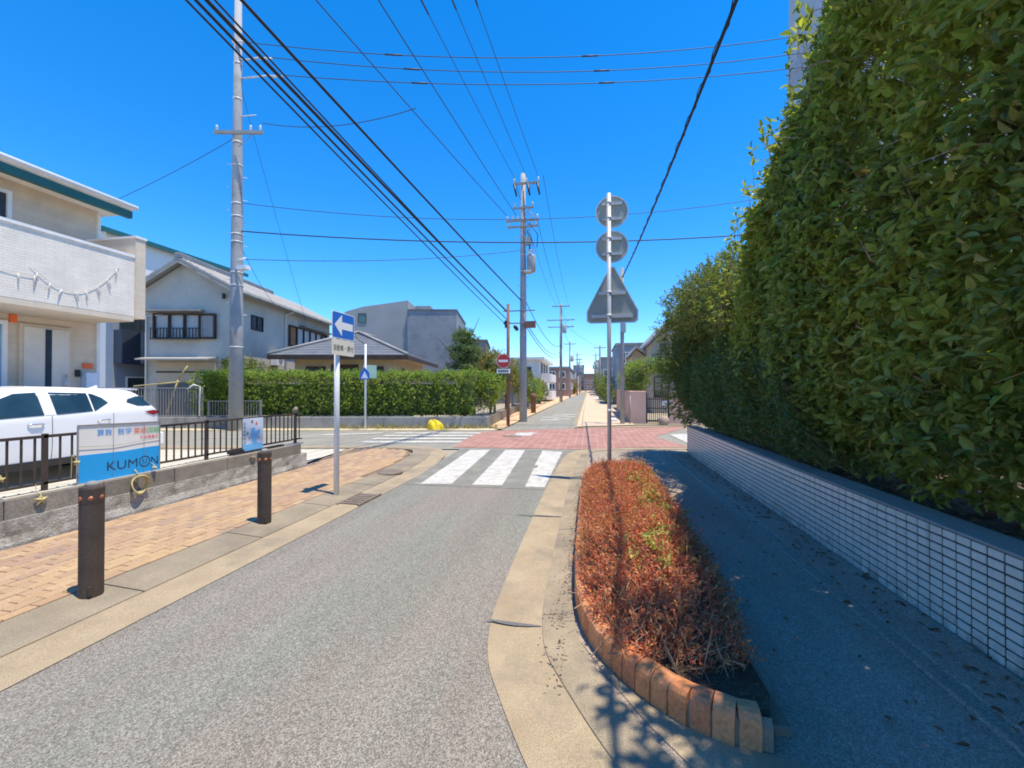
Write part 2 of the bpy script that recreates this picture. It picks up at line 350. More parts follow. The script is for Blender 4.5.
def leaf_geo(P, A, N, L, Wd, fold=.25, droop=.15):
    """P base points, A axis, N normal; 6-vertex folded leaves"""
    S_ = unit(np.cross(A, N)); N = np.cross(S_, A); L = L[:, None]; Wd = Wd[:, None]
    r1 = P+A*L*.33+S_*Wd*.5+N*Wd*fold; r2 = P+A*L*.70+S_*Wd*.38+N*(Wd*fold*.8-L*droop*.4)
    l1 = P+A*L*.33-S_*Wd*.5+N*Wd*fold; l2 = P+A*L*.70-S_*Wd*.38+N*(Wd*fold*.8-L*droop*.4)
    tip = P+A*L-N*L*droop
    V = np.stack([P, r1, r2, tip, l2, l1], 1).reshape(-1, 3)
    b = np.arange(len(P))[:, None]*6
    F = np.concatenate([b+np.array([[0, 1, 2, 3]]), b+np.array([[0, 3, 4, 5]])], 0)
    return V, F
def quad_geo(P, A, N, L, Wd):
    S_ = unit(np.cross(A, N)); L = L[:, None]; Wd = Wd[:, None]
    V = np.stack([P, P+A*L*.45+S_*Wd*.5, P+A*L, P+A*L*.45-S_*Wd*.5], 1).reshape(-1, 3)
    return V, np.arange(len(P))[:, None]*4+np.array([[0, 1, 2, 3]])
def twig_geo(P0, P1, r0, r1):
    """3-sided tapered sticks"""
    t = unit(P1-P0); a = unit(np.cross(t, np.array([[.31, .17, .93]]))); b = np.cross(t, a); vs = []
    for P, r in ((P0, r0), (P1, r1)):
        r = np.asarray(r).reshape(-1, 1) if np.ndim(r) else r
        for k in range(3): w = 2.0944*k; vs.append(P+(a*math.cos(w)+b*math.sin(w))*r)
    V = np.stack(vs, 1).reshape(-1, 3); i = np.arange(len(P0))[:, None]*6
    F = np.concatenate([i+np.array([[0, 1, 4, 3]]), i+np.array([[1, 2, 5, 4]]), i+np.array([[2, 0, 3, 5]])], 0)
    return V, F
def shoots(C, D, n, length, L, Wd, spread=.9, small=False):
    """leafy shoots: start points C, directions D; n leaves each along the shoot"""
    m = len(C); k = np.repeat(np.arange(m), n); t = (np.tile(np.arange(n), m)+.6)/n
    ln = (length*rng.uniform(.6, 1.3, m))
    P = C[k]+D[k]*(ln[k]*t)[:, None]
    rnd = unit(rng.normal(size=(len(k), 3))); A = unit(D[k]*rng.uniform(.3, .9, len(k))[:, None]+rnd*spread+np.array([[0, 0, -.12]]))
    N = unit(rng.normal(size=(len(k), 3))*.55+np.array([[-.1, 0, .5]])+D[k]*.75)
    LL = L*rng.uniform(.45, 1.3, len(k)); return (quad_geo if small else leaf_geo)(P, A, N, LL, LL*Wd*rng.uniform(.8, 1.2, len(k))), (C, C+D*ln[:, None])
def wob(y, z, s=1., ph=0.):
    return (np.sin(y*1.7*s+ph)*np.cos(z*1.3*s+ph*2)+.6*np.sin(y*3.9*s+z*2.1*s+ph)+.35*np.sin(y*8.3*s-z*6.7*s+1.3+ph))/1.95
def text_part(name, txt, mat, parent, size, fn, depth=.002, sx=1., align='LEFT'):
    """lettering as thin mesh; fn(a,b,d) places text plane coordinates in the world"""
    c = bpy.data.curves.new('lettering', 'FONT'); c.body = txt; c.size = size; c.align_x = align; c.resolution_u = 3
    o = bpy.data.objects.new('tmp_text', c); COL.objects.link(o)
    dg = bpy.context.evaluated_depsgraph_get(); me0 = bpy.data.meshes.new_from_object(o.evaluated_get(dg))
    mb = MB(); mb.add([fn(v.co.x*sx, v.co.y, depth) for v in me0.vertices], [tuple(p.vertices) for p in me0.polygons])
    bpy.data.objects.remove(o); bpy.data.meshes.remove(me0)
    return mb.build(name, mat, parent, fix=False)

# ================================================================ SETTING
CA, SA = math.cos(R(10.28)), math.sin(R(10.28))
def depth_of(x, y): return -x*SA+y*CA
def in_frame(x, y):
    d = depth_of(x, y); r = x*CA+y*SA
    return d > .3 and abs(r/d) < 1.22
def inside(p, poly):
    c = False; j = len(poly)-1
    for i in range(len(poly)):
        a, b = poly[i], poly[j]
        if (a[1] > p[1]) != (b[1] > p[1]) and p[0] < (b[0]-a[0])*(p[1]-a[1])/(b[1]-a[1])+a[0]: c = not c
        j = i
    return c
g = MB(); g.poly([(-900, -200), (900, -200), (900, 1500), (-900, 1500)], -.03); struct('ground', g, 'ground')
# near road edge on the right (bulges round the planter), and the left gutter line
RE = [(3.2, -2.0), (1.6, -.3), (.75, .6), (.2, 1.2), (-.05, 1.52), (-.27, 1.85), (-.47, 2.23), (-.61, 2.52), (-.68, 2.85), (-.72, 3.4), (-.72, 6.3), (-.71, 7.2), (-.67, 9.), (-.60, 10.6), (-.42, 11.35), (0.1, 11.85), (1.0, 12.15), (2.75, 12.55), (9, 13.9), (30, 18.)]
LE = [(-3.15, -4), (-3.14, 7.), (-3.2, 8.2), (-3.32, 9.3), (-3.55, 10.4), (-3.95, 11.1), (-4.7, 11.45), (-6., 11.35), (-10., 10.5), (-30, 6.6)]
rd = MB(); rd.poly([(-3.35, -4), (-3.35, 11.2), (-.45, 11.35), (-.45, 4), (.1, 1.9), (3.9, -2), (3.9, -4)], 0.0); struct('road', rd, 'asphalt')
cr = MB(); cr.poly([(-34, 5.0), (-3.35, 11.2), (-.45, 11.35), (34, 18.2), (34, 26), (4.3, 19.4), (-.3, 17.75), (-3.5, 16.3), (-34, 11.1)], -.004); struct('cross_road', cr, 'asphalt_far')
rb = MB(); rb.poly([(-3.75, 11.42), (-.3, 11.62), (1.0, 12.25), (2.72, 12.62), (2.15, 15.1), (4.1, 19.2), (.4, 18.0), (-3.45, 16.15), (-4.1, 15.3)], .004); struct('red_paved_crossing', rb, 'red_brick')
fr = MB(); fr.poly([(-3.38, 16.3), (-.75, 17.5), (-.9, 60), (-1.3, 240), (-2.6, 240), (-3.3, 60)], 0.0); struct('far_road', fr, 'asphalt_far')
def offset_strip(E, w0, w1, z0, z1, sgn):
    A, B = [], []
    for i, p in enumerate(E):
        a, b = E[max(i-1, 0)], E[min(i+1, len(E)-1)]
        t = Vector((b[0]-a[0], b[1]-a[1])).normalized(); nrm = Vector((t.y, -t.x))*sgn
        A.append((p[0]+nrm.x*w0, p[1]+nrm.y*w0, z0)); B.append((p[0]+nrm.x*w1, p[1]+nrm.y*w1, z1))
    return A, B
def dense(E, st=.5):
    out = []
    for a, b in zip(E[:-1], E[1:]):
        n = max(1, int(math.dist(a, b)/st))
        out += [(a[0]+(b[0]-a[0])*i/n, a[1]+(b[1]-a[1])*i/n) for i in range(n)]
    return out+[E[-1]]
def smooth_line(E, it=2):
    for _ in range(it):
        o = [E[0]]
        for a, b in zip(E[:-1], E[1:]):
            o += [(a[0]*.75+b[0]*.25, a[1]*.75+b[1]*.25), (a[0]*.25+b[0]*.75, a[1]*.25+b[1]*.75)]
        E = o+[E[-1]]
    return E
REs = smooth_line(RE); LEs = smooth_line(LE)
REp = [p for p in REs if -1.5 < p[1] < 14]; LEp = [p for p in LEs if p[1] > -4 and p[0] > -14]
def kerb_set(name, E, sgn, w_g, w_k, zk, stone, km='kerb'):
    A, B = offset_strip(E, 0, w_g, .006, .014, sgn); m = MB().strip(A, B); struct(name+'_gutter', m, 'gutter')
    # kerb of single stones with open joints
    root = struct(name+'_kerb', MB().strip(*offset_strip(E, w_g-.01, w_g+w_k+.01, .004, .004, sgn)), 'kerb')
    acc = 0; cur = [E[0]]; pieces = []
    D = dense(E, .12)
    cur = [D[0]]
    for a, b in zip(D[:-1], D[1:]):
        acc += math.dist(a, b); cur.append(b)
        if acc > stone: pieces.append(cur); cur = [b]; acc = 0
    pieces.append(cur)
    for c in pieces:
        if len(c) < 2: continue
        # shave the ends for the joint
        c = list(c); v = Vector(c[1])-Vector(c[0]); c[0] = tuple(Vector(c[0])+v*.06); v = Vector(c[-2])-Vector(c[-1]); c[-1] = tuple(Vector(c[-1])+v*.06)
        A, B = offset_strip(c, w_g, w_g+w_k, .022, zk, sgn); A0, _ = offset_strip(c, w_g, 0, -.02, 0, sgn); _, B0 = offset_strip(c, 0, w_g+w_k, 0, -.02, sgn)
        m = MB().strip(A, B).strip(A0, A).strip(B, B0); m.add([A0[0], A[0], B[0], B0[0]], [(0, 1, 2, 3)]); m.add([A0[-1], A[-1], B[-1], B0[-1]], [(0, 1, 2, 3)])
        m.build('kerb_stone', km, root, fix=True)
kerb_set('left', LEp, -1, .37, .44, .05, 1.2)
kerb_set('right', REp, 1, .36, .22, .045, 1.8, rough_mat('worn_kerb_concrete', (.27, .22, .155), (.34, .275, .19), 2.5, 140., .35, .9, .4, stain=((.21, .175, .13), 1.5)))
# dark tapered strips across the right gutter
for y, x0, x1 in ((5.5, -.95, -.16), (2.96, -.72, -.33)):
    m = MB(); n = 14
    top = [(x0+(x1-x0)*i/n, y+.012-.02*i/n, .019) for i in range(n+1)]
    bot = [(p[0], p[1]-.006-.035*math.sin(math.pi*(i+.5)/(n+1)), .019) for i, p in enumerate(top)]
    struct('dark_strip', m.strip(bot, top), 'conc_dark')
# right footway (asphalt) between kerb and tiled wall, and its ribbed drain strip beside the wall
A, B = offset_strip(REp, .58, .58, .04, .04, 1)
i0 = [i for i, p in enumerate(A) if p[1] < 12.2]
fw = MB(); pl = [(p[0], p[1]) for p in A if p[1] < 12.3 and p[0] < 2.45]; pl = pl+[(2.45, 12.2), (2.45, -1.2)]
fw.poly(pl, .034); struct('right_footway', fw, 'asphalt_walk')
for k, (xa, xb) in enumerate(((1.86, 1.90), (1.98, 2.33))):
    m = MB(); m.add([(xa, -1, .036), (xa+.01, -1, .052), (xb-.01, -1, .052), (xb, -1, .036), (xa, 11.4, .036), (xa+.01, 11.4, .052), (xb-.01, 11.4, .052), (xb, 11.4, .036)], [(0, 1, 5, 4), (1, 2, 6, 5), (2, 3, 7, 6), (0, 3, 2, 1), (4, 5, 6, 7)])
    struct('drain_strip', m, 'asphalt_walk', True)
# left footway of small pavers
FP = [(-5.76, -3), (-3.97, -3), (-3.97, 7.1), (-4.03, 8.3), (-4.16, 9.3), (-4.4, 10.15), (-4.75, 10.55), (-5.5, 10.65), (-6.3, 10.4), (-6.1, 9.2), (-5.76, 8.0)]
fb = MB(); fb.poly(FP, .036); lf = struct('left_footway', fb, 'paver_joint')
pm = MB(); pm.box(-.046, .046, -.096, .096, 0, .03, .005); pme = pm.mesh('paver')
cells = []
for i in range(0, 28):
    x = -3.97-.052-.1*i*1.005
    for j in range(-15, 70):
        y = j*.2+(.1 if i % 2 else 0)
        if all(inside((x+dx, y+dy), FP) for dx in (-.05, .05) for dy in (-.098, .098)): cells.append((x, y))
cells.sort(key=lambda c: (0 if in_frame(*c) and math.dist(c, (-3.9, 2.7)) > .0 else 1, depth_of(*c)))
for x, y in cells[:300]:
    o = link('paver', pme, 'paver', lf, (x+random.uniform(-.002, .002), y, .0225+random.uniform(-.002, .003)))
    o.rotation_euler = (random.uniform(-.008, .008), random.uniform(-.008, .008), random.uniform(-.01, .01))
m = MB()
for x, y in cells[300:]:
    dz = random.uniform(-.002, .003); m.box(x-.046, x+.046, y-.096, y+.096, .0225+dz, .0525+dz, .005)
tag(m.build('paver_field', 'paver_i', lf, fix=False), kind='stuff')
# far footways, driveway and parking lot
s = MB(); s.poly([(-5.7, 17.4), (-3.4, 17.0), (-3.3, 60), (-2.6, 240), (-3.4, 240), (-5.2, 60)], .05); struct('far_left_footway', s, rough_mat('orange_footway', (.62, .40, .24), (.70, .47, .29), .8, 60., .15))
s = MB(); s.poly([(-.55, 18.0), (1.9, 19.2), (1.5, 60), (0.3, 240), (-1.3, 240), (-.7, 60)], .05); struct('far_right_footway', s, rough_mat('beige_footway', (.55, .41, .28), (.62, .48, .34), .8, 60., .15))
s = MB(); s.poly([(-30, -6), (-6.0, -6), (-6.0, 8.0), (-6.35, 10.45), (-7.2, 10.55), (-30, 6.1)], .03); struct('parking_lot', s, 'concrete')
s = MB().strip(*offset_strip([(-3.38, 16.6), (-3.36, 30), (-3.3, 60), (-2.6, 240)], 0, -.35, .015, .055, 1)); struct('far_left_kerb', s, 'gutter')
s = MB().strip(*offset_strip([(-.65, 17.8), (-.75, 30), (-.9, 60), (-1.3, 240)], 0, .35, .015, .055, 1)); struct('far_right_kerb', s, 'gutter')
s = MB(); s.poly([(-.6, 17.55), (.4, 18.0), (4.1, 19.3), (20, 24), (20, 25), (4.1, 20.3), (0.2, 18.8), (-.55, 18.5)], .012); struct('corner_gutter', s, 'gutter')
s = MB(); s.poly([(1.7, 19.0), (20, 24.4), (20, 26.5), (1.7, 21)], .03); struct('gate_apron', s, 'kerb')
s = MB(); s.poly([(-33, 10.6), (-3.6, 16.25), (-3.4, 17.2), (-5.6, 17.4), (-33.7, 11.6)], .01); struct('hedge_verge', s, rough_mat('dusty_verge', (.50, .43, .29), (.58, .50, .36), .8, 50., .3, stain=((.30, .30, .14), 1.5)))
# painted markings
def mark(name, pts, z=.009): return struct(name, MB().poly(pts, z), 'white_paint')
struct('crosswalk_patch', MB().poly([(-3.12, 6.9), (-.72, 6.95), (-.62, 11.3), (-3.45, 11.22)], .0045), rough_mat('patched_asphalt', (.185, .185, .16), (.225, .215, .185), 1.5, 150., .3, .9, .4, stain=((.27, .26, .22), 3.)))
mark('crosswalk_stripe', [(-2.86, 6.98), (-2.33, 7.05), (-2.60, 11.12), (-3.12, 11.0)])
mark('crosswalk_stripe', [(-1.97, 7.05), (-1.46, 7.1), (-1.68, 11.22), (-2.2, 11.15)])
mark('crosswalk_stripe', [(-1.06, 7.05), (-.74, 7.08), (-.70, 11.1), (-1.22, 11.2), (-1.16, 9.1), (-1.08, 9.05), (-1.07, 8.75), (-1.13, 8.7)])
for (x0, y0, x1, y1) in ((-6.8, 11.85, -3.85, 12.4), (-6.9, 12.7, -3.9, 13.25), (-6.95, 13.55, -3.95, 14.1), (-6.98, 14.4, -3.9, 14.95)):
    mark('crosswalk_stripe', [(x0, y0), (x1, y1), (x1-.02, y1+.42), (x0-.02, y0+.42)])
mark('crosswalk_stripe', [(2.85, 13.2), (3.5, 13.2), (3.5, 16.3), (2.75, 15.9)])
mark('stop_line', [(-9.2, 13.3), (-7.4, 14.4), (-7.4, 14.75), (-9.2, 13.75)])
mark('edge_line', [(-12.6, 12.05), (-8.1, 13.0), (-8.1, 13.12), (-12.6, 12.17)])
mark('direction_arrow', [(-2.6, 14.6), (-2.0, 14.6), (-2.0, 15.35), (-1.75, 15.35), (-2.1, 15.7), (-2.9, 15.35), (-2.6, 15.35)], .010)
# faded lettering on the far road
for k, (x, y) in enumerate(((-2.5, 21.6), (-1.9, 22.4), (-2.6, 23.6), (-1.7, 24.3), (-2.2, 25.6), (-1.6, 26.4))):
    mark('road_lettering', [(x, y), (x+.9, y+.25), (x+.9, y+.75), (x, y+.45)])
for (x, y, r, z) in ((-3.75, 7.65, .24, .058), (-2.6, 14.35, .33, .010)):
    m = MB(); m.lathe(x, y, [(r, z-.03), (r, z), (r-.03, z+.003), (.01, z+.003)], 20); t = tag(m.build('manhole_cover', 'iron'), 'round brown manhole cover set in the %s' % ('orange pavers by the kerb' if x < -3 else 'red paved crossing'), 'manhole cover')
m = MB()
for i in range(6): m.box(-3.48+.0, -3.17, 5.55+i*.1, 5.62+i*.1, .006, .026)
m.box(-3.50, -3.47, 5.5, 6.15, .006, .03); m.box(-3.18, -3.15, 5.5, 6.15, .006, .03)
tag(m.build('drain_grate', 'iron'), 'iron drain grate set in the gutter beside the one-way sign', 'drain grate')

# ================================================================ RIGHT: tiled wall, hedge, planter
XW = 2.36
wall = thing('tiled_wall', 'low garden wall faced with pale grey tiles below the tall hedge', 'wall', (XW, 6, .03))
m = MB(); m.box(XW, XW+.22, -1.0, 11.22, -.02, .70); m.build('core', 'grout', wall)
m = MB(); m.box(XW-.012, XW+.24, -1.02, 11.24, .701, .716, .004); m.build('cap', 'cap', wall)
TP, TH = .112, .0607
tm = MB(); tm.add([(0, -TP/2+.008, -TH/2+.006), (0, TP/2-.008, -TH/2+.006), (0, TP/2-.008, TH/2-.006), (0, -TP/2+.008, TH/2-.006),
                   (-.009, -TP/2+.0105, -TH/2+.0085), (-.009, TP/2-.0105, -TH/2+.0085), (-.009, TP/2-.0105, TH/2-.0085), (-.009, -TP/2+.0105, TH/2-.0085)],
                  [(4, 7, 6, 5), (0, 4, 5, 1), (1, 5, 6, 2), (2, 6, 7, 3), (3, 7, 4, 0)])
tme = tm.mesh('tile', fix=False)
cells = [(1.0+TP*j, .03+TH*(i+.5)) for j in range(92) for i in range(11) if 1.0+TP*j < 11.15]
near = [c for c in cells if c[0] > 2.72]; near.sort(key=lambda c: c[0]); pick = set(near[:297])
rest = MB()
fwm = frame_of(wall).inverted()
for c in cells:
    if c in pick:
        link('tile', tme, 'tile', wall, fwm @ Vector((XW-random.uniform(0, .0015), c[0], c[1])))
    else:
        dx = random.uniform(0, .0015)
        rest.add([(XW+v[0]-dx, c[0]+v[1], c[1]+v[2]) for v in tm.v], tm.f)
tag(rest.build('tile_field', 'tile_i', wall, fix=False), kind='stuff')
s = MB(); s.poly([(XW+.2, -2), (14, -2), (14, 11.2), (XW+.2, 11.2)], .66); struct('hedge_bed', s, 'soil')
# fallen leaves on the bed
n = 900; P = np.stack([rng.uniform(XW+.24, XW+.9, n), rng.uniform(1, 10, n), np.full(n, .675)], 1)
V, F = leaf_geo(P, unit(rng.normal(size=(n, 3))*[1, 1, .15]), unit(rng.normal(size=(n, 3))*.3+[0, 0, 1]), rng.uniform(.04, .09, n), rng.uniform(.02, .035, n))
tag(npmesh('leaf_litter', V, F, 'leaf_litter'), 'dry brown fallen leaves on soil behind the tiled wall', 'leaf litter', kind='stuff')

def bushy(name, label, cat, loc, core, sample, leaf, nshoot, per, slen, L, Wd, stem='stem', small=False, spread=.9, trunk=None, extra=None, limb=.004):
    t = thing(name, label, cat, loc)
    C, D = sample(nshoot)
    (V, F), (a, b) = shoots(C, D, per, slen, L, Wd, spread, small)
    if extra is not None: V = np.concatenate([V, extra[0]]); F = np.concatenate([F, extra[1]+len(V)-len(extra[0])])
    npmesh('foliage', V, F, leaf, t)
    V, F = twig_geo(a-D*slen*1.0, b, limb, limb*.4); npmesh('twigs', V, F, stem, t)
    if trunk is not None: trunk(t)
    if core is not None: core(t)
    return t
def trunks(spots, r, mat='bark', part='trunk'):
    def f(t):
        for (x, y, z0, z1) in spots:
            m = MB(); k = 6; ang = random.random()*6
            pts = [(x+.10*math.sin(ang+i*.9)*i/k, y+.12*math.cos(ang*2+i)*i/k, z0+(z1-z0)*i/k) for i in range(k+1)]
            m.tube(pts, [r*(1-.75*i/k) for i in range(k+1)], 7)
            for q in range(5):
                p = Vector(pts[2+q % 4]); d = Vector((random.uniform(-1, 1), random.uniform(-1, 1), .8)).normalized()
                m.tube([p, p+d*.45*(z1-z0)*.5, p+d*(z1-z0)*.4+Vector((0, 0, .2))], [r*.45, r*.3, r*.1], 5)
            m.build(part, mat, t)
    return f
def hedge_face(y, z):
    # profile of the street side: set back at the foot, swelling out above
    zz = np.array([.62, .88, 1.25, 1.9, 2.6, 3.4, 4.3, 5.4]); xx = np.array([3.05, 2.80, 2.46, 2.22, 2.14, 2.05, 1.98, 2.02])
    return np.interp(z, zz, xx)+.17*wob(y, z, 1.)+.09*wob(y*3.1, z*3.3, 1., 2.)
def top_near(y): return np.interp(y, [-3, 2, 3.5, 4.4, 5.2, 6.2, 7.0], [5.5, 5.35, 5.15, 4.85, 4.3, 3.55, 2.9])+.12*wob(y*2, y*0+1)
def samp_near(n):
    out = []; dirs = []
    for frac, mode in ((.70, 'face'), (.18, 'in'), (.12, 'top')):
        k = int(n*frac); y = rng.uniform(-1.8, 7.0, k*3)
        y = y[(rng.uniform(0, 1, k*3) < np.where(y > 1.6, 1., .35))][:k]; k = len(y)
        tz = top_near(y); z = .76+(tz-.76)*rng.uniform(0, 1, k)**.9
        if mode == 'top':
            x = rng.uniform(1.75, 4.4, k); z = tz-rng.uniform(0, .3, k)-.12*np.abs(x-2.9)
        else:
            hol = np.clip(wob(y*3.3, z*3.6, 1., 5.)*1.6-.45, 0, 1)*.4; x = hedge_face(y, z)+(hol+np.abs(rng.normal(0, .07, k)) if mode == 'face' else rng.uniform(.15, 1.1, k))+np.clip((z-tz+.5), 0, 1)*.35
        out.append(np.stack([x, y, z], 1))
        dd = np.stack([np.full(k, -.75 if mode != 'top' else -.2), rng.normal(0, .45, k)-.12, rng.normal(.35, .4, k)+(1. if mode == 'top' else 0)], 1); dirs.append(unit(dd))
    return np.concatenate(out), np.concatenate(dirs)
def core_near(t):  # dark shell added inside the leaves to block sun and view
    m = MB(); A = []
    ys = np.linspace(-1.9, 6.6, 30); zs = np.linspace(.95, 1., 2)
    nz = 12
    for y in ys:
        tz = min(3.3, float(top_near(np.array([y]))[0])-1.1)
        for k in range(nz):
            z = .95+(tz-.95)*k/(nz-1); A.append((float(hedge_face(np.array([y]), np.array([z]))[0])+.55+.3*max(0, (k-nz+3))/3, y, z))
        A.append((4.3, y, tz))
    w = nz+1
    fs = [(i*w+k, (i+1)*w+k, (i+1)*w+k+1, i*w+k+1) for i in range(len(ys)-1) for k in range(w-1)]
    m.add(A, fs); m.build('blocking_core', 'leaf_dark', t, fix=False)
# long bare shoots that stick out of the face
def face_shoots(t):
    n = 46; y = rng.uniform(1.9, 4.2, n); z = rng.uniform(1.4, 4.6, n); x = hedge_face(y, z)+.02
    P0 = np.stack([x, y, z], 1); d = unit(np.stack([rng.uniform(-.45, -.2, n), rng.normal(.45, .35, n), rng.normal(.5, .3, n)], 1))
    ln = rng.uniform(.2, .55, n)[:, None]; Pm = P0+d*ln*.55+rng.normal(0, .02, (n, 3)); Va, Fa = twig_geo(P0, Pm, .007, .005); Vb, Fb = twig_geo(Pm, Pm+unit(d+rng.normal(0, .25, (n, 3)))*ln*.5, .005, .0022); V = np.concatenate([Va, Vb]); F = np.concatenate([Fa, Fb+len(Va)]); tag(npmesh('bare_shoots', V, F, 'twig', t), kind='stuff')
    trunks([(3.0, y, .64, 3.2) for y in (1.6, 2.3, 3.1, 3.9, 4.8, 5.7)], .045)(t)
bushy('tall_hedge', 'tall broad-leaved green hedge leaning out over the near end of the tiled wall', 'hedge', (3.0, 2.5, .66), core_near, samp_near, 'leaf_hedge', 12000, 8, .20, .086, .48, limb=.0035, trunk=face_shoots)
# overhanging sprays at the top of the hedge, above the picture: they shade the kerb by the planter's end
n = 80; C = np.stack([rng.uniform(1.45, 2.1, n), rng.uniform(1.35, 2.5, n), rng.uniform(4.7, 5.3, n)], 1)
(V, F), (a, b) = shoots(C, unit(np.stack([np.full(n, -.8), rng.normal(0, .4, n), rng.normal(.2, .3, n)], 1)), 8, .22, .10, .45)
ov = thing('hedge_branch', 'leafy branches leaning out from the top of the tall hedge', 'branch', (1.9, 2.2, 4.9)); npmesh('foliage', V, F, 'leaf_hedge', ov)
P1 = C; P0 = np.stack([np.full(n, 2.3), 2.1+(C[:, 1]-2.1)*.5, np.full(n, 4.75)], 1); V, F = twig_geo(P0, P1, .008, .003); npmesh('twigs', V, F, 'stem', ov)
# lower dark clipped shrub
def samp_dark(n):
    y = rng.uniform(5.1, 10.6, n); u = rng.uniform(0, 1, n)
    tz = np.interp(y, [5, 6, 8, 10.6], [2.2, 2.75, 2.7, 2.5])+.1*wob(y*3, y*0); z = .76+(tz-.76)*u
    b = np.interp(u, [0, .2, .6, .9, 1.], [2.62, 2.3, 2.12, 2.25, 2.6]); x = b+.10*wob(y*2.2, z*2.2, 1., 4.)+np.abs(rng.normal(0, .09, n))
    k = rng.uniform(0, 1, n) < .18; x = np.where(k, x+rng.uniform(.1, .7, n), x)
    return np.stack([x, y, z], 1), unit(np.stack([np.full(n, -.7), rng.normal(0, .5, n), rng.normal(.45, .35, n)], 1))
def core_dark(t):
    m = MB()
    for (y, z, ry, rz) in ((6.2, 1.65, 1.1, .8), (7.8, 1.7, 1.3, .8), (9.4, 1.6, 1.15, .75)):
        vs = [(3.15+.72*math.cos(a)*math.cos(b), y+ry*math.sin(a)*math.cos(b), z+rz*math.sin(b)) for b in np.linspace(-1.5, 1.5, 9) for a in np.linspace(0, 2*math.pi, 14, endpoint=False)]
        m.add(vs, [(i*14+k, i*14+(k+1) % 14, (i+1)*14+(k+1) % 14, (i+1)*14+k) for i in range(8) for k in range(14)], True)
    m.build('blocking_core', 'leaf_dark', t)
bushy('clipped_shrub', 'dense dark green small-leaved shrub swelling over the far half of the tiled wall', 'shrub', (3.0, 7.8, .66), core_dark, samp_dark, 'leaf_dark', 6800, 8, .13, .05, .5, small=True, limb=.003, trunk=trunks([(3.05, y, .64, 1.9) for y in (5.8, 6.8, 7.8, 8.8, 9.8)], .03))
# rounded tree behind the shrub
def blob_samp(blobs, shell=.35, up=.35):
    def f(n):
        w = np.array([b[3]*b[4]*b[5] for b in blobs])**.66; ks = rng.choice(len(blobs), n, p=w/w.sum()); B = np.array(blobs)[ks]
        d = unit(rng.normal(size=(n, 3))); r = 1-np.abs(rng.normal(0, shell*.5, n)); r = r*(1+.12*np.sin(d[:, 0]*7+B[:, 1])*np.sin(d[:, 2]*6+B[:, 2]*3)+.08*np.sin(d[:, 1]*13))
        return B[:, :3]+d*B[:, 3:6]*r[:, None], unit(d+rng.normal(0, .35, (n, 3))+[0, 0, up])
    return f
def blob_core(blobs, mat, k=.62):
    def f(t):
        m = MB()
        for (x, y, z, rx, ry, rz) in blobs:
            vs = [(x+k*rx*math.cos(a)*math.cos(b), y+k*ry*math.sin(a)*math.cos(b), z+k*rz*math.sin(b)) for b in np.linspace(-1.5, 1.5, 7) for a in np.linspace(0, 2*math.pi, 10, endpoint=False)]
            m.add(vs, [(i*10+q, i*10+(q+1) % 10, (i+1)*10+(q+1) % 10, (i+1)*10+q) for i in range(6) for q in range(10)], True)
        m.build('blocking_core', mat, t)
    return f
bl = [(2.65, 10.0, 3.3, 1.0, 1.0, .85), (2.6, 8.8, 3.25, .9, 1.0, .85), (2.9, 7.6, 3.1, 1.0, 1.1, .9), (2.42, 10.7, 2.6, .85, .7, .9), (3.3, 6.4, 3.2, 1.0, 1.0, .9), (2.38, 10.9, 1.7, .62, .5, .85)]
bushy('garden_tree', 'rounded tree with yellow-green tips rising above the dark clipped shrub', 'tree', (3.0, 9.0, .66), blob_core(bl, 'leaf_dark'), blob_samp(bl), 'leaf_far', 6500, 8, .18, .062, .42, limb=.0035, trunk=trunks([(3.1, 8.9, .64, 3.4), (2.95, 10.2, .64, 3.3), (3.2, 7.4, .64, 3.2)], .06))

# planter with brick edging and rusty azaleas
pl = thing('planter_bed', 'kerbside planter bed edged with upright orange bricks', 'planter', (.4, 5.5, .03))
PO = smooth_line([(.80, 2.13), (.60, 2.15), (.36, 2.30), (.14, 2.58), (-.02, 2.95), (-.08, 3.5), (-.09, 5), (-.09, 6.9), (-.02, 7.4), (.2, 7.75), (.5, 7.88), (.8, 7.85)], 2)
m = MB(); m.poly([(p[0], p[1]) for p in PO]+[(.86, 7.6), (.86, 2.3)], .15); m.build('soil', 'soil', pl, fix=False)
bmq = MB(); nseg = 6   # bullnose brick standing on end: round nose on the outer top
prof = [(-.055, 0), (.055, 0), (.055, .13)]+[(.055-.05*(1-math.cos(a)), .13+.05*math.sin(a)) for a in (math.pi/6, math.pi/3, math.pi/2)]+[(-.045, .18), (-.055, .17)]
bmq.prism(prof, lambda a, b, d: (d, -a, b), -.0455, .0455); bme = bmq.mesh('brick')
DPO = dense(PO, .003); acc = .0; pf = frame_of(pl).inverted()
for a, b in zip(DPO[:-1], DPO[1:]):
    acc += math.dist(a, b)
    if acc >= .0935:
        acc = 0; o = link('brick', bme, 'edge_brick', pl, pf @ Vector((b[0], b[1], .015+random.uniform(-.003, .003))))
        o.rotation_euler = (random.uniform(-.015, .015), random.uniform(-.015, .015), math.atan2(b[1]-a[1], b[0]-a[0])+math.pi+random.uniform(-.03, .03))
A_, _b = offset_strip(PO, .044, .044, .02, .02, -1); B_, _b = offset_strip(PO, .044, .044, .14, .14, -1); C_, _b = offset_strip(PO, .012, .012, .168, .168, -1); m = MB().strip(A_, B_).strip(B_, C_); m.build('mortar', 'kerb', pl, fix=False)
m = MB(); m.box(.83, .92, 2.2, 7.7, .0, .075, .01); m.build('flat_kerb', 'kerb', pl)

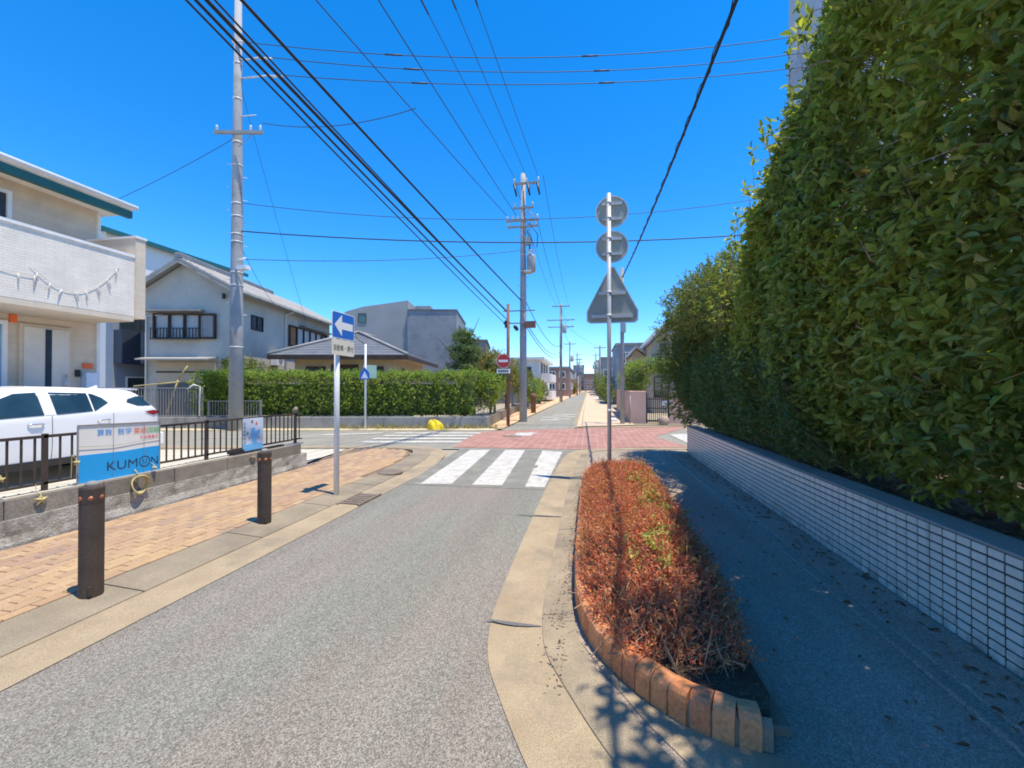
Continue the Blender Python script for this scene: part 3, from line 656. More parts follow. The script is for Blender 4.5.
def az_top(x, y):
    e = np.clip((y-2.38)/1.15, 0, 1)**.55*np.clip((7.15-y)/.6, 0, 1)**.5
    inset = np.clip((3.5-y)/1.2, 0, 1)*.10; s = 1-np.abs((x-.42-inset*.6)/(.505-inset*.7))**3.2
    return .14+(.40*e)*np.clip(s, .0, 1)**.6+.045*wob(y*2.3, x*4.)+.035*wob(y*7.3, x*9., 1., 2.)
n = 15000; x = rng.uniform(-.075, .97, n); y = rng.uniform(2.4, 7.15, n)
tz = az_top(x, y); ins = tz > .22; x, y, tz = x[ins], y[ins], tz[ins]; n = len(x)
dep = np.where(rng.uniform(0, 1, n) < .72, np.abs(rng.normal(0, .05, n)), rng.uniform(0, .45, n)); z = np.maximum(tz-dep, .18)
keep = rng.uniform(0, 1, n) < np.interp(y, [2.3, 3.0, 3.8], [.35, .6, 1.]); C = np.stack([x, y, z], 1)[keep]; x, y = x[keep], y[keep]
D = unit(np.stack([(x-.42)*1.1+rng.normal(0, .4, len(x)), rng.normal(-.05, .45, len(x)), rng.normal(.75, .3, len(x))], 1)); spk = rng.uniform(0, 1, len(x)) < .06; C = C+D*spk[:, None]*rng.uniform(.03, .10, len(x))[:, None]
az = thing('azalea_shrub', 'low rust-red drying azalea shrub filling the brick-edged planter', 'shrub', (.42, 5.6, .15))
(V, F), (a, b) = shoots(C-D*.05, D*np.ones((1, 1)), 11, .12, .027, .36, .8, True); npmesh('foliage', V, F, 'leaf_azalea', az)
V, F = twig_geo(a-D*.13, b, .0026, .001); npmesh('twigs', V, F, 'twig', az)
n = 3400; x0 = rng.uniform(.05, .8, n); y0 = rng.uniform(2.5, 6.9, n); P0 = np.stack([x0, y0, np.full(n, .15)], 1)
x1 = np.clip(x0+rng.normal(0, .16, n), -.08, .95); y1 = y0+rng.normal(-.02, .16, n); P1 = np.stack([x1, y1, np.maximum(az_top(x1, y1)*rng.uniform(.6, 1., n), .2)], 1)
okk = az_top(x1, y1) > .24; P0, P1, n = P0[okk], P1[okk], int(okk.sum()); Pm = (P0+P1)/2+rng.normal(0, .03, (n, 3)); Va, Fa = twig_geo(P0, Pm, .0055, .004); Vb, Fb = twig_geo(Pm, P1, .004, .002)
npmesh('branches', np.concatenate([Va, Vb]), np.concatenate([Fa, Fb+len(Va)]), 'twig', az)
n = 170; k = rng.choice([0, 1, 2, 3, 4], n); cx = np.array([.62, .55, .5, .9, .75])[k]+rng.normal(0, .1, n); cy = np.array([4.3, 5.2, 3.4, 5.9, 6.6])[k]+rng.normal(0, .22, n)
C = np.stack([cx, cy, az_top(cx, cy)-.02], 1); D = unit(np.stack([rng.normal(0, .4, n), rng.normal(0, .4, n), np.full(n, .8)], 1))
(V, F), _ = shoots(C, D, 6, .11, .045, .5, .9, False); npmesh('fresh_shoots', V, F, 'leaf_green_small', az)

# litter: fallen leaves along the foot of the tiled wall and in the gutter
n = 420; xx = np.where(rng.uniform(0, 1, n) < .75, 2.33-np.abs(rng.normal(0, .22, n)), rng.uniform(1.0, 2.3, n)); P = np.stack([xx, rng.uniform(1.2, 11, n), np.full(n, .062)], 1)
V, F = leaf_geo(P, unit(rng.normal(size=(n, 3))*[1, 1, .12]), unit(rng.normal(size=(n, 3))*.3+[0, 0, 1]), rng.uniform(.025, .065, n), rng.uniform(.012, .03, n))
tag(npmesh('fallen_leaves', V, F, 'leaf_litter'), 'dry fallen leaves along the foot of the tiled wall', 'leaf litter', kind='stuff')
n = 260; k = rng.uniform(2.3, 7.5, n); P = np.stack([-.15-np.abs(rng.normal(0, .07, n)), k, np.full(n, .058)], 1)
V, F = leaf_geo(P, unit(rng.normal(size=(n, 3))*[1, 1, .12]), unit(rng.normal(size=(n, 3))*.3+[0, 0, 1]), rng.uniform(.012, .03, n), rng.uniform(.006, .014, n))
tag(npmesh('dropped_leaves', V, F, 'leaf_litter'), 'small dry leaves dropped on the kerb beside the azalea planter', 'leaf litter', kind='stuff')

ap = MB(); ap.poly([(-.07, 2.8), (.06, 2.53), (.27, 2.16), (.66, 1.62), (1.2, 1.15), (1.3, 1.9), (.95, 2.05), (.60, 2.10), (.30, 2.28), (.08, 2.56)], .039); struct('planter_apron', ap, 'gutter')

n = 420; xx = rng.uniform(.0, .82, n); yy = rng.uniform(2.25, 3.6, n); ok_ = [inside((a, b), [(p[0], p[1]) for p in PO]+[(.84, 7.5), (.84, 2.2)]) for a, b in zip(xx, yy)]; P = np.stack([xx, yy, np.full(n, .158)], 1)[np.array(ok_)]; n = len(P)
V, F = leaf_geo(P, unit(rng.normal(size=(n, 3))*[1, 1, .3]), unit(rng.normal(size=(n, 3))*.4+[0, 0, 1]), rng.uniform(.018, .04, n), rng.uniform(.008, .018, n))
tag(npmesh('soil_litter', V, F, 'leaf_litter', pl), kind='stuff')
n = 60; P0 = np.stack([rng.uniform(.2, .75, n), rng.uniform(2.35, 3.0, n), np.full(n, .15)], 1); P1 = P0+np.stack([rng.normal(0, .12, n), rng.normal(-.03, .1, n), rng.uniform(.05, .22, n)], 1)
V, F = twig_geo(P0, P1, .004, .0018); tag(npmesh('bare_twigs', V, F, 'twig', az), kind='stuff')

# ================================================================ SIGNS
def bez(p, n=24, r=1.): return [(r*math.cos(2*math.pi*k/n), r*math.sin(2*math.pi*k/n)) for k in range(n)]
# post with two round plates and a triangle, all seen from behind
sx, sy = .325, 7.57
sp = thing('road_sign_post', 'grey steel post with two round plates and a triangular plate seen from behind', 'road sign', (sx, sy, .03))
MB().cyl(sx, sy, 0, 5.0, .036, .036, 14).build('post', 'steel', sp)
MB().cyl(sx, sy, 1.24, 1.28, .04, .04, 14).build('reflective_band', 'white_sign', sp)
def plate_fn(cx, cz, y): return lambda a, b, d: (cx+a, y+d, cz+b)
def rim_ring(outl, fn, w=.02, d0=-.012, d1=.012):
    m = MB(); n = len(outl)
    inn = [(a*(1-w/max(.05, math.hypot(a, b))), b*(1-w/max(.05, math.hypot(a, b)))) for a, b in outl]
    vs = [fn(a, b, d) for d in (d0, d1) for a, b in outl]+[fn(a, b, d) for d in (d0, d1) for a, b in inn]
    fs = []
    for i in range(n):
        j = (i+1) % n; fs += [(i, j, n+j, n+i), (2*n+j, 2*n+i, 3*n+i, 3*n+j), (i, 2*n+i, 2*n+j, j), (n+j, 3*n+j, 3*n+i, n+i)]
    m.add(vs, fs); return m
px = sx+.055
for cz in (4.71, 4.10):
    o = bez(0, 32, .28); fn = plate_fn(px, cz, sy+.075)
    pt = MB().prism(o, fn, 0, .003).build('round_plate', 'plate_back', sp); rim_ring(o, fn).build('rim', 'steel', pt)
    for dz in (-.13, .13):
        MB().box(px-.17, px+.17, sy+.045, sy+.073, cz+dz-.022, cz+dz+.022).build('bracket', 'steel', sp)
        MB().cyl(sx, sy, cz+dz-.025, cz+dz+.025, .044, .044, 12).build('clamp', 'steel', sp)
tri = [(-.52, -.45), (.52, -.45), (.60, -.40), (.60, -.18), (.055, .82), (-.055, .82), (-.60, -.18), (-.60, -.40)]
tri = [(a*.73, b*.77) for a, b in tri]
fn = plate_fn(px, 3.12, sy+.075); pt = MB().prism(tri, fn, 0, .003).build('triangular_plate', 'plate_back', sp); rim_ring(tri, fn, .03).build('rim', 'steel', pt)
for dz in (-.23, .17):
    w = .35 if dz < 0 else .23
    MB().box(px-w, px+w, sy+.045, sy+.073, 3.12+dz-.03, 3.12+dz+.03).build('bracket', 'steel', sp)
    MB().cyl(sx, sy, 3.12+dz-.025, 3.12+dz+.025, .044, .044, 12).build('clamp', 'steel', sp)
# one-way sign: plates parallel to the street, face towards +X
ox, oy = -3.77, 5.93
ow = thing('one_way_sign', 'blue one-way arrow sign with white lettered plate on a white post', 'road sign', (ox, oy, .05))
MB().cyl(ox, oy, .03, 2.74, .04, .04, 14).build('post', 'white_metal', ow)
def sfn(y0, z0, x=ox+.06): return lambda a, b, d: (x+d, y0+a, z0+b)
def rrect(w, hh, r=.03, n=4):
    out = []
    for cx, cy, a0 in ((w-r, hh-r, 0), (r, hh-r, 90), (r, r, 180), (w-r, r, 270)):
        out += [(cx+r*math.cos(R(a0+90*k/n)), cy+r*math.sin(R(a0+90*k/n))) for k in range(n+1)]
    return out
pt = MB().prism(rrect(.60, .40), sfn(5.70, 2.39), 0, .006).build('arrow_plate', 'white_sign', ow)
MB().prism([(a+.012, b+.012) for a, b in rrect(.576, .376)], sfn(5.70, 2.39), .0065, .008).build('blue_field', 'blue_sign', pt)
MB().prism([(.06, .20), (.25, .36), (.25, .255), (.55, .255), (.55, .145), (.25, .145), (.25, .04)], sfn(5.70, 2.39), .0085, .010).build('arrow', 'white_sign', pt)
pt = MB().prism(rrect(.60, .235), sfn(5.70, 2.14), 0, .006).build('lettered_plate', 'cream_sign', ow)
text_part('lettering', '自動車・原付', 'black_ink', pt, .098, sfn(5.73, 2.215), .0085, .93)
for z in (2.5, 2.7, 2.25): MB().box(ox+.02, ox+.058, oy-.1, oy+.25, z-.015, z+.015).build('bracket', 'steel', ow)
# pedestrian crossing sign across the side street
bx, by = -8.6, 15.45
bs = thing('crossing_sign', 'small blue pedestrian crossing sign on a slim white post before the hedge', 'road sign', (bx, by, 0))
MB().cyl(bx, by, 0, 3.35, .038, .038, 12).build('post', 'white_metal', bs)
MB().tube([(bx, by, 3.33), (bx-.25, by-.05, 3.5), (bx-.55, by-.1, 3.78)], .015, 6).build('stay', 'wire', bs)
bfn = lambda a, b, d: (bx+a*.62+d*.1, by-.06+a*.07-d*.95, 2.18+b*.75)
pent = [(-.30, -.28), (.30, -.28), (.30, .05), (0, .36), (-.30, .05)]
pt = MB().prism(pent, bfn, 0, .006).build('pentagon_plate', 'blue_sign', bs)
MB().prism([(-.22, -.22), (.22, -.22), (0, .16)], bfn, .0065, .009).build('white_triangle', 'poster_pale', pt)
MB().prism([(-.3, -.02), (.3, -.02), (.3, .5), (-.3, .5)], lambda a, b, d: (bx+.02+a*.5-d*.8, by+.32+a*.8-d*.45, 2.05+b), 0, .006).build('rear_plate', rough_mat('pale_green_plate', (.25, .42, .38), (.30, .46, .42), 3.), bs)
# no-entry sign hung on a slim brown service pole
nx, ny = -3.41, 17.88
np_ = thing('service_pole', 'slim brown pole carrying a red no-entry sign at the crossing corner', 'pole', (nx, ny, .03))
MB().cyl(nx, ny, 0, 5.2, .075, .065, 12).build('post', 'rust_metal', np_)
for z in (4.2, 4.4): MB().box(nx-.14, nx+.03, ny-.05, ny+.05, z, z+.1).build('box', 'black_plastic', np_)
ne = thing('no_entry_sign', 'round red no-entry sign with white bar and small plate below', 'road sign', (nx, ny-.09, 2.2))
nfn = lambda a, b, d: (nx-.18+a, ny-.10-d, 2.78+b)
pt = MB().prism(bez(0, 28, .30), nfn, 0, .006).build('round_plate', 'white_sign', ne); MB().prism(bez(0, 28, .285), nfn, .0065, .008).build('red_disc', 'red_sign', pt)
MB().prism([(-.2, -.05), (.2, -.05), (.2, .05), (-.2, .05)], nfn, .0085, .010).build('white_bar', 'white_sign', pt)
pt = MB().prism([(-.29, -.52), (.29, -.52), (.29, -.33), (-.29, -.33)], nfn, 0, .006).build('small_plate', 'white_sign', ne)
for k in range(5): MB().box(nx-.40+k*.09, nx-.335+k*.09, ny-.111, ny-.1075, 2.31, 2.40).build('letter', 'black_ink', pt)
MB().box(nx-.3, nx+.03, ny-.1, ny-.07, 2.5, 2.53).build('bracket', 'steel', ne)

# ================================================================ LEFT STREET SIDE
def bollard(x, y, label):
    t = thing('bollard', label, 'bollard', (x, y, .05), group='bollards along the left kerb')
    m = MB(); n = 20
    def sec(k, r):   # fluted round section
        w = 2*math.pi*k/40; return r*(1-.035*(1 if k % 5 == 0 else 0))
    prof = [(.098, .02), (.098, .76), (.10, .765), (.10, .87), (.092, .885), (.055, .893)]
    vs = [(x+sec(k, r)*.76*math.cos(2*math.pi*k/40), y+sec(k, r)*.76*math.sin(2*math.pi*k/40), z) for r, z in prof for k in range(40)]
    fs = [(i*40+k, i*40+(k+1) % 40, (i+1)*40+(k+1) % 40, (i+1)*40+k) for i in range(len(prof)-1) for k in range(40)]+[tuple((len(prof)-1)*40+k for k in range(40))]
    m.add(vs, fs, False); m.build('body', 'bollard', t)
    MB().lathe(x, y, [(.044, .885), (.042, .905), (.025, .92), (.004, .925)], 16).build('top_boss', 'conc_grey', t)
    for a in range(-150, 180, 55):
        c = Vector((x+.0725*math.cos(R(a)), y+.0725*math.sin(R(a)), .80)); d = Vector((math.cos(R(a)), math.sin(R(a)), 0))
        MB().tube([c-d*.012, c+d*.004], .018, 12).build('reflector', 'reflector', t)
    d = Vector((.75, -.66, 0)); c = Vector((x, y, 0))+d*.0785
    MB().box(c.x-.012, c.x+.012, c.y-.012, c.y+.012, .06, .13).build('key_plate', 'brown_metal', t)
bollard(-3.82, 2.72, 'brown fluted bollard in front of the blue banner')
bollard(-3.83, 4.54, 'brown fluted bollard in front of the small blue poster')
# retaining wall
XL = -5.77
rw = thing('retaining_wall', 'weathered grey block retaining wall under the parking lot fence', 'wall', (XL, 4, 0))
m = MB(); ys = np.linspace(-3, 7.98, 60); zs = [-.05, .07, .15, .23, .315]
vs = [(XL+.02+.006*math.sin(y*5.1+z*31)*math.sin(y*11.3)+(.02 if z < .1 else 0), y, z) for y in ys for z in zs]
fs = [(i*5+k, (i+1)*5+k, (i+1)*5+k+1, i*5+k+1) for i in range(59) for k in range(4)]; m.add(vs, fs)
m.add([(XL+.03, 7.98, -.05), (XL-.16, 7.98, -.05), (XL-.16, 7.98, .315), (XL+.02, 7.98, .315)], [(0, 1, 2, 3)])
m.add([(XL+.02, -3, .315), (XL-.16, -3, .315), (XL-.16, 7.98, .315), (XL+.02, 7.98, .315)], [(0, 1, 2, 3)]); m.build('mortar_foot', 'found', rw, fix=False)
blm = MB(); blm.box(-.16, 0, -.443, .443, 0, .205, .008); ble = blm.mesh('block'); rf = frame_of(rw).inverted()
y = -2.95+.45
while y < 7.7:
    link('block', ble, 'block', rw, rf @ Vector((XL+random.uniform(-.004, .004), y, .312))); y += .898
m = MB(); m.box(XL-.17, XL-.005, -3, 7.92, .512, .532); m.build('mortar_cap', 'concrete', rw)
m = MB(); m.box(XL-.19, XL-.161, -3, 7.95, -.02, .527); m.build('rear_face', 'conc_grey', rw)
# fence
fx = XL-.08
fe = thing('lot_fence', 'low brown metal railing on the block wall beside the footway', 'fence', (fx, 4, .49))
for z0, z1 in ((1.105, 1.135), (.60, .625)): MB().box(fx-.02, fx+.02, -3, 7.95, z0, z1).build('rail', 'brown_metal', fe)
for y in (-2.3, -.3, 1.7, 3.71, 5.72, 7.76): MB().box(fx-.02, fx+.02, y-.02, y+.02, .525, 1.15).build('post', 'brown_metal', fe)
bme = MB().box(-.008, .008, -.008, .008, 0, .485).mesh('baluster'); ff = frame_of(fe).inverted()
y = -2.2
while y < 7.9:
    if min(abs(y-p) for p in (-2.3, -.3, 1.7, 3.71, 5.72, 7.76)) > .05: link('baluster', bme, 'brown_metal', fe, ff @ Vector((fx, y, .622)))
    y += .112
# banner
kf = lambda a, b, d: (fx+.035+d, 3.98+a, .53+b-.03*a)
ku = thing('banner_sign', 'white and light blue tutoring school banner wired to the brown railing', 'sign', (fx+.03, 4.5, .5))
pt = MB().prism(rrect(.97, .69, .015, 2), kf, 0, .006).build('board', 'white_sign', ku)
MB().prism([(.012, .012), (.958, .012), (.958, .36), (.8, .355), (.5, .335), (.012, .335)], kf, .0065, .008).build('blue_panel', 'kumon_blue', pt)
rim = MB()
for a0, a1, b0, b1 in ((0, .97, 0, .012), (0, .97, .678, .69), (0, .012, .012, .678), (.958, .97, .012, .678)): rim.prism([(a0, b0), (a1, b0), (a1, b1), (a0, b1)], kf, .006, .016)
rim.build('frame', 'grey_metal', ku)
text_part('lettering', 'KUM', 'kumon_navy', pt, .155, lambda a, b, d: kf(.30+a, .115+b, d), .010, 1.16)
text_part('lettering', 'N', 'kumon_navy', pt, .155, lambda a, b, d: kf(.838+a, .115+b, d), .010, .95)
# ring letter with a simple line mouth and two eyes
ring = MB(); n = 28; vs = [kf(.765+r*math.cos(2*math.pi*k/n), .172+r*math.sin(2*math.pi*k/n), .010) for r in (.072, .060) for k in range(n)]
ring.add(vs, [(k, (k+1) % n, n+(k+1) % n, n+k) for k in range(n)])
for ex in (-.022, .022): ring.prism([(.765+ex+.008*math.cos(w), .185+.011*math.sin(w)) for w in np.linspace(0, 6.28, 9)[:-1]], kf, .0095, .0105)
ring.prism([(.735, .150), (.795, .150), (.795, .156), (.735, .156)], kf, .0095, .0105)
ring.build('ring_letter', 'kumon_navy', pt, fix=False)
text_part('lettering', '算数', 'ink_blue', pt, .086, lambda a, b, d: kf(.20+a, .555+b, d), .010); text_part('lettering', '数学', 'ink_blue', pt, .086, lambda a, b, d: kf(.43+a, .553+b, d), .010)
text_part('lettering', '英語', 'ink_orange', pt, .086, lambda a, b, d: kf(.62+a, .55+b, d), .010); text_part('lettering', '国語', 'ink_green', pt, .086, lambda a, b, d: kf(.79+a, .548+b, d), .010)
text_part('lettering', '生徒募集中', 'ink_red', pt, .05, lambda a, b, d: kf(.70+a, .475+b, d), .010)
w = MB(); w.tube([kf(.01, .44, .018), kf(.38, .415, .016), kf(.75, .45, .016), kf(.96, .47, .018)], .0025, 5); w.tube([kf(.38, .68, .016), kf(.38, .02, .016)], .002, 5); w.tube([kf(.75, .68, .016), kf(.75, .02, .016)], .002, 5)
w.build('tie_wire', 'grey_metal', ku)
# small poster and dark shelf
pf_ = lambda a, b, d: (fx+.04+d, 6.38+a, .56+b)
po = thing('poster_sign', 'small pale blue poster board standing against the brown railing', 'sign', (fx+.04, 6.6, .5))
pt = MB().prism(rrect(.46, .56, .01, 2), pf_, 0, .006).build('board', 'poster_pale', po)
MB().prism([(.0, .0), (.46, .0), (.46, .09), (.3, .13), (.1, .11), (0, .13)], pf_, .0065, .008).build('blue_foot', 'poster_blue', pt)
fig = MB()   # pale blue splash with small spots and a column of small marks, as printed on the board
fig.prism([(.2, .14), (.3, .12), (.34, .25), (.4, .3), (.36, .36), (.28, .32), (.26, .4), (.18, .38), (.17, .25)], pf_, .0065, .0085); fig.build('splash', 'poster_blue', pt)
for a, b, mt in ((.1, .3, 'ink_green'), (.3, .46, 'ink_orange'), (.36, .2, 'rope'), (.2, .5, 'reflector'), (.14, .22, 'rope')):
    MB().prism([(a+.022*math.cos(q), b+.028*math.sin(q)) for q in np.linspace(0, 6.28, 9)[:-1]], pf_, .009, .010).build('spot', mt, pt)
for k in range(6): MB().box(fx+.0465, fx+.0485, 6.40, 6.435, .69+k*.065, .73+k*.065).build('printed_mark', 'apt_grey', pt)
sh = MB(); sh.box(fx+.0, fx+.075, 6.15, 7.35, .535, .565); sh.box(fx+.0, fx+.06, 6.1, 6.4, .56, .60); tag(sh.build('shelf_bar', 'black_plastic'), 'flat black bar lying on the wall top under the small poster', 'bar')
# coil of yellow rope and faded stars tied to the railing
def coil(y, label):
    m = MB()
    for k in range(3):
        pts = [(fx+.11+.015*k+.02*math.sin(2*q), y+(.085+.01*k)*math.cos(q), .40+(.10+.008*k)*math.sin(q)) for q in np.linspace(0, 6.28, 20)]
        m.tube(pts, .009, 6, False)
    m.tube([(fx+.12, y, .51), (fx+.05, y, .58), (fx, y, .61)], .007, 6)
    tag(m.build('rope_coil', 'rope'), label, 'rope', 'rope coils on the railing')
coil(4.62, 'coil of yellow rope hanging below the blue banner')
def star(y, z, rad, label, mat='rope'):
    pts = [((rad if k % 2 == 0 else rad*.42)*math.sin(k*math.pi/5), (rad if k % 2 == 0 else rad*.42)*math.cos(k*math.pi/5)) for k in range(10)]
    m = MB().prism(pts, lambda a, b, d: (fx+.10+d, y+a, z+b), -.012, .0); c = len(m.v); m.add([(fx+.13, y, z)]+[(fx+.10, y+a, z+b) for a, b in pts], [(0, 1+k, 1+(k+1) % 10) for k in range(10)])
    m.tube([(fx+.10, y, z+rad*.8), (fx+.03, y, z+rad+.04), (fx+.02, y, .62)], .004, 5)
    tag(m.build('star_ornament', mat), label, 'ornament', 'star ornaments on the railing')
star(3.62, .46, .06, 'faded yellow star ornament hanging on the wall beside the railing post near the banner')
star(3.30, .74, .04, 'small yellow star tied to the railing away from the banner'); star(3.94, .80, .04, 'small yellow star tied to the railing at the edge of the banner'); star(4.83, .58, .035, 'small yellow star hanging over the letters of the blue banner')
star(6.55, .44, .07, 'grey star ornament hanging under the small poster', 'kerb')
bc = MB(); bc.tube([(fx, 7.75, 1.14), (fx, 7.75, 1.18)], .045, 8); bc.tube([(fx, 7.72, 1.18), (fx+.01, 7.76, 1.22), (fx, 7.80, 1.18)], [.045, .055, .03], 8); tag(bc.build('post_ornament', 'kerb'), 'small brown ornament perched on the end post of the railing', 'ornament')

# ================================================================ UTILITY POLES AND WIRES
def insulator(m, p, hgt=.22): m.lathe(p[0], p[1], [(.02, p[2]), (.05, p[2]+hgt*.3), (.03, p[2]+hgt*.45), (.055, p[2]+hgt*.65), (.02, p[2]+hgt)], 8)
def crossarm(t, c, d, half, name='crossarm', ins=(-.9, 0, .9), h=.08):
    c = Vector(c); d = Vector(d).normalized(); n = Vector((-d.y, d.x, 0)); m = MB()
    A, B = c-d*half, c+d*half
    vs = [tuple(P+n*s_*.045+Vector((0, 0, z))) for P in (A, B) for s_ in (-1, 1) for z in (-h/2, h/2)]
    m.add(vs, [(0, 1, 3, 2), (4, 6, 7, 5), (0, 4, 5, 1), (2, 3, 7, 6), (1, 5, 7, 3), (0, 2, 6, 4)])
    m.tube([tuple(c+d*half*.6+Vector((0, 0, -h/2))), tuple(c+Vector((0, 0, -.55)))], .015, 5)
    arm = m.build(name, 'grey_metal', t)
    for s_ in ins:
        mi = MB(); insulator(mi, tuple(c+d*half*s_+Vector((0, 0, h/2)))); mi.build('insulator', 'insul', arm)
def bands(t, x, y, zs, r):
    for z in zs: MB().cyl(x, y, z, z+.05, r(z)+.012, r(z)+.012, 14).build('band', 'steel', t)
# left pole, at the corner of the walled plot
lx, ly = -13.55, 14.55
SK = Vector((.9816, .1908, 0))
lp = thing('utility_pole', 'tall thick concrete utility pole beside the grey plot fence', 'utility pole', (lx, ly, 0))
lr = lambda z: .265-.0085*z
MB().tube([(lx, ly, z) for z in (0, 4, 8, 12, 17.5)], [lr(z) for z in (0, 4, 8, 12, 17.5)], 20).build('post', 'pole', lp)
bands(lp, lx, ly, (3.2, 5.6, 6.1, 7.3, 7.6, 8.3, 8.8, 10.3, 11.2, 12.9, 14.3), lr)
for k in range(14):
    a = (k % 2)*math.pi+.6; z = 4.5+k*.45; MB().tube([(lx, ly, z), (lx+.34*math.cos(a), ly+.34*math.sin(a), z)], .012, 5).build('step', 'steel', lp)
crossarm(lp, (lx+.3, ly-.27, 11.45), SK, .92, ins=(-.9, .5, .9), h=.12)
for i, (dx, z) in enumerate(((-.1, 15.1), (.95, 14.45), (1.35, 13.75))):
    d = SK*dx; MB().tube([(lx, ly, z), (lx+d.x*1.0+.02, ly+d.y-.15, z+.03)], .03, 6).build('bracket', 'steel', lp)
    m = MB(); q = (lx+d.x*1.0, ly+d.y-.15, z); m.tube([q, (q[0]+.5, q[1]+.1, q[2])], [.05, .03], 8); m.build('strain_insulator', 'insul', lp)
MB().tube([(lx, ly, 12.25), (lx+.75, ly+.1, 12.3)], [.03, .015], 6).build('spur', 'steel', lp)
m = MB(); m.tube([(lx+.2, ly-.2, 6.55), (lx+.62, ly-.25, 6.6)], .035, 6); m.box(lx+.35, lx+.75, ly-.4, ly-.15, 6.15, 6.3); m.build('street_lamp_arm', 'white_metal', lp)
# mid pole with transformer
mx, my = -3.2, 20.7
mp = thing('utility_pole', 'concrete utility pole with transformer and crossarms beyond the red crossing', 'utility pole', (mx, my, .03))
mr = lambda z: .19-.0062*z
MB().tube([(mx, my, z) for z in (0, 4, 8, 12.1)], [mr(z) for z in (0, 4, 8, 12.1)], 16).build('post', 'pole', mp)
bands(mp, mx, my, (4.8, 5.4, 6.0, 7.3, 8.1, 9.0, 9.7, 10.2), mr)
crossarm(mp, (mx+.18, my-.2, 11.55), (1, 0, 0), .62, ins=(-.95, -.0, .95))
crossarm(mp, (mx+.0, my-.2, 9.75), (1, 0, 0), .8, ins=(-.95, -.6, -.3, .45, .9)); crossarm(mp, (mx+.0, my-.2, 9.45), (1, 0, 0), .75, ins=(-.9, .6, .9))
for dx in (-.4, .25, .72): MB().tube([(mx+dx, my-.25, 11.5), (mx+dx+.12, my-.3, 10.9)], [.06, .04], 8).build('cutout', 'black_plastic', mp)
t_ = MB(); t_.lathe(mx+.42, my-.15, [(.19, 7.25), (.22, 7.3), (.22, 7.95), (.19, 8.05), (.05, 8.1)], 16); tr = t_.build('transformer', 'trafo', mp)
for k in range(3): mi = MB(); insulator(mi, (mx+.3+k*.12, my-.2, 8.05), .3); mi.build('bushing', 'insul', tr)
MB().box(mx+.1, mx+.45, my-.4, my+.1, 7.2, 7.28).build('transformer_bracket', 'steel', mp)
MB().tube([(mx+.3, my-.2, 9.6), (mx+.75, my-.3, 9.0), (mx+.7, my-.2, 8.4)], .02, 6).build('jumper', 'wire', mp)
MB().tube([(mx+.1, my-.2, 10.5), (mx+.6, my-.25, 9.85)], .03, 6).build('brace', 'steel', mp)
for q in range(5): MB().tube([(mx+.2+.06*q, my-.35, 9.35-.12*q), (mx+.3+.08*q, my-.4, 8.9-.15*q), (mx+.35, my-.3, 8.3)], .012, 5).build('drop_wire', 'wire', mp)
MB().box(mx+.15, mx+.4, my-.45, my-.2, 8.5, 8.85).build('switch_box', 'trafo', mp)
crossarm(mp, (mx+.05, my-.22, 10.35), (1, 0, 0), .5, ins=(-.9, .9))
for z in (6.6, 7.0, 8.95): MB().tube([(mx-.32, my-.15, z), (mx+.3, my-.15, z)], .014, 5).build('step', 'steel', mp)
MB().box(mx+.12, mx+.62, my-.3, my-.02, 4.55, 4.85).build('junction_box', 'rust_metal', mp)
for z in (5.35, 4.75): MB().box(mx-.95, mx+.6, my-.22, my-.17, z, z+.05).build('cable_arm', 'grey_metal', mp)
m = MB(); m.tube([(mx-.75, my-.6, 4.75), (mx-.75, my+.0, 4.6)], .1, 8); m.tube([(mx-.3, my-.6, 4.55), (mx-.3, my-.05, 4.5)], .09, 8); m.build('cable_closure', 'black_plastic', mp)
def simple_pole(x, y, top, label, arms, r0=.17, side=1):
    t = thing('utility_pole', label, 'utility pole', (x, y, .03), group='utility poles down the street')
    MB().tube([(x, y, 0), (x, y, top/2), (x, y, top)], [r0, r0*.82, r0*.62], 10).build('post', 'conc_grey', t)
    for z, hf in arms: crossarm(t, (x, y-.15, z), (1, 0, 0), hf, ins=(-.9, .2, .9), h=.1)
    m = MB(); m.lathe(x+.42*side, y-.1, [(.22, top-3.4), (.24, top-3.3), (.24, top-2.5), (.1, top-2.4)], 10); m.box(x, x+.4*side, y-.15, y-.05, top-3.2, top-3.1); m.build('transformer', 'trafo', t)
simple_pole(-3.32, 50.2, 11.4, 'utility pole with two crossarms rising before the white apartment house', [(11.1, 1.0), (9.5, 1.6), (8.7, 1.5)], .2)
simple_pole(-3.3, 72, 9.4, 'shorter utility pole with one crossarm before the brown apartment block', [(8.9, 1.0)], .18)
simple_pole(-2.8, 96, 9.5, 'distant utility pole behind the brown apartment block corner', [(8.9, 1.0), (7.9, 1.0)], .18)
simple_pole(-3.0, 128, 10.5, 'very distant utility pole before the dark tiled house', [(9.9, 1.0), (9.0, 1.)], .2)
simple_pole(1.2, 92, 9.0, 'very distant utility pole beside the grey house beyond the right bushes', [(8.5, .9)], .18, -1)
simple_pole(1.35, 61, 7.6, 'distant utility pole beside green bushes on the beige footway', [(7.2, .8)], .17, -1)
rp = thing('utility_pole', 'slim grey concrete pole in front of the pink garden wall', 'utility pole', (1.42, 19.75, .03))
MB().tube([(1.42, 19.75, 0), (1.42, 19.75, 7.0)], [.10, .07], 14).build('post', 'conc_grey', rp); bands(rp, 1.42, 19.75, (4.1, 6.1, 6.6), lambda z: .10-.0043*z)
MB().box(1.36, 1.56, 19.5, 19.68, 4.1, 4.5).build('meter_box', 'trafo', rp); MB().tube([(1.75, 19.7, .02), (1.75, 19.7, 1.3)], .03, 8).build('stub_pipe', 'grey_metal', rp)

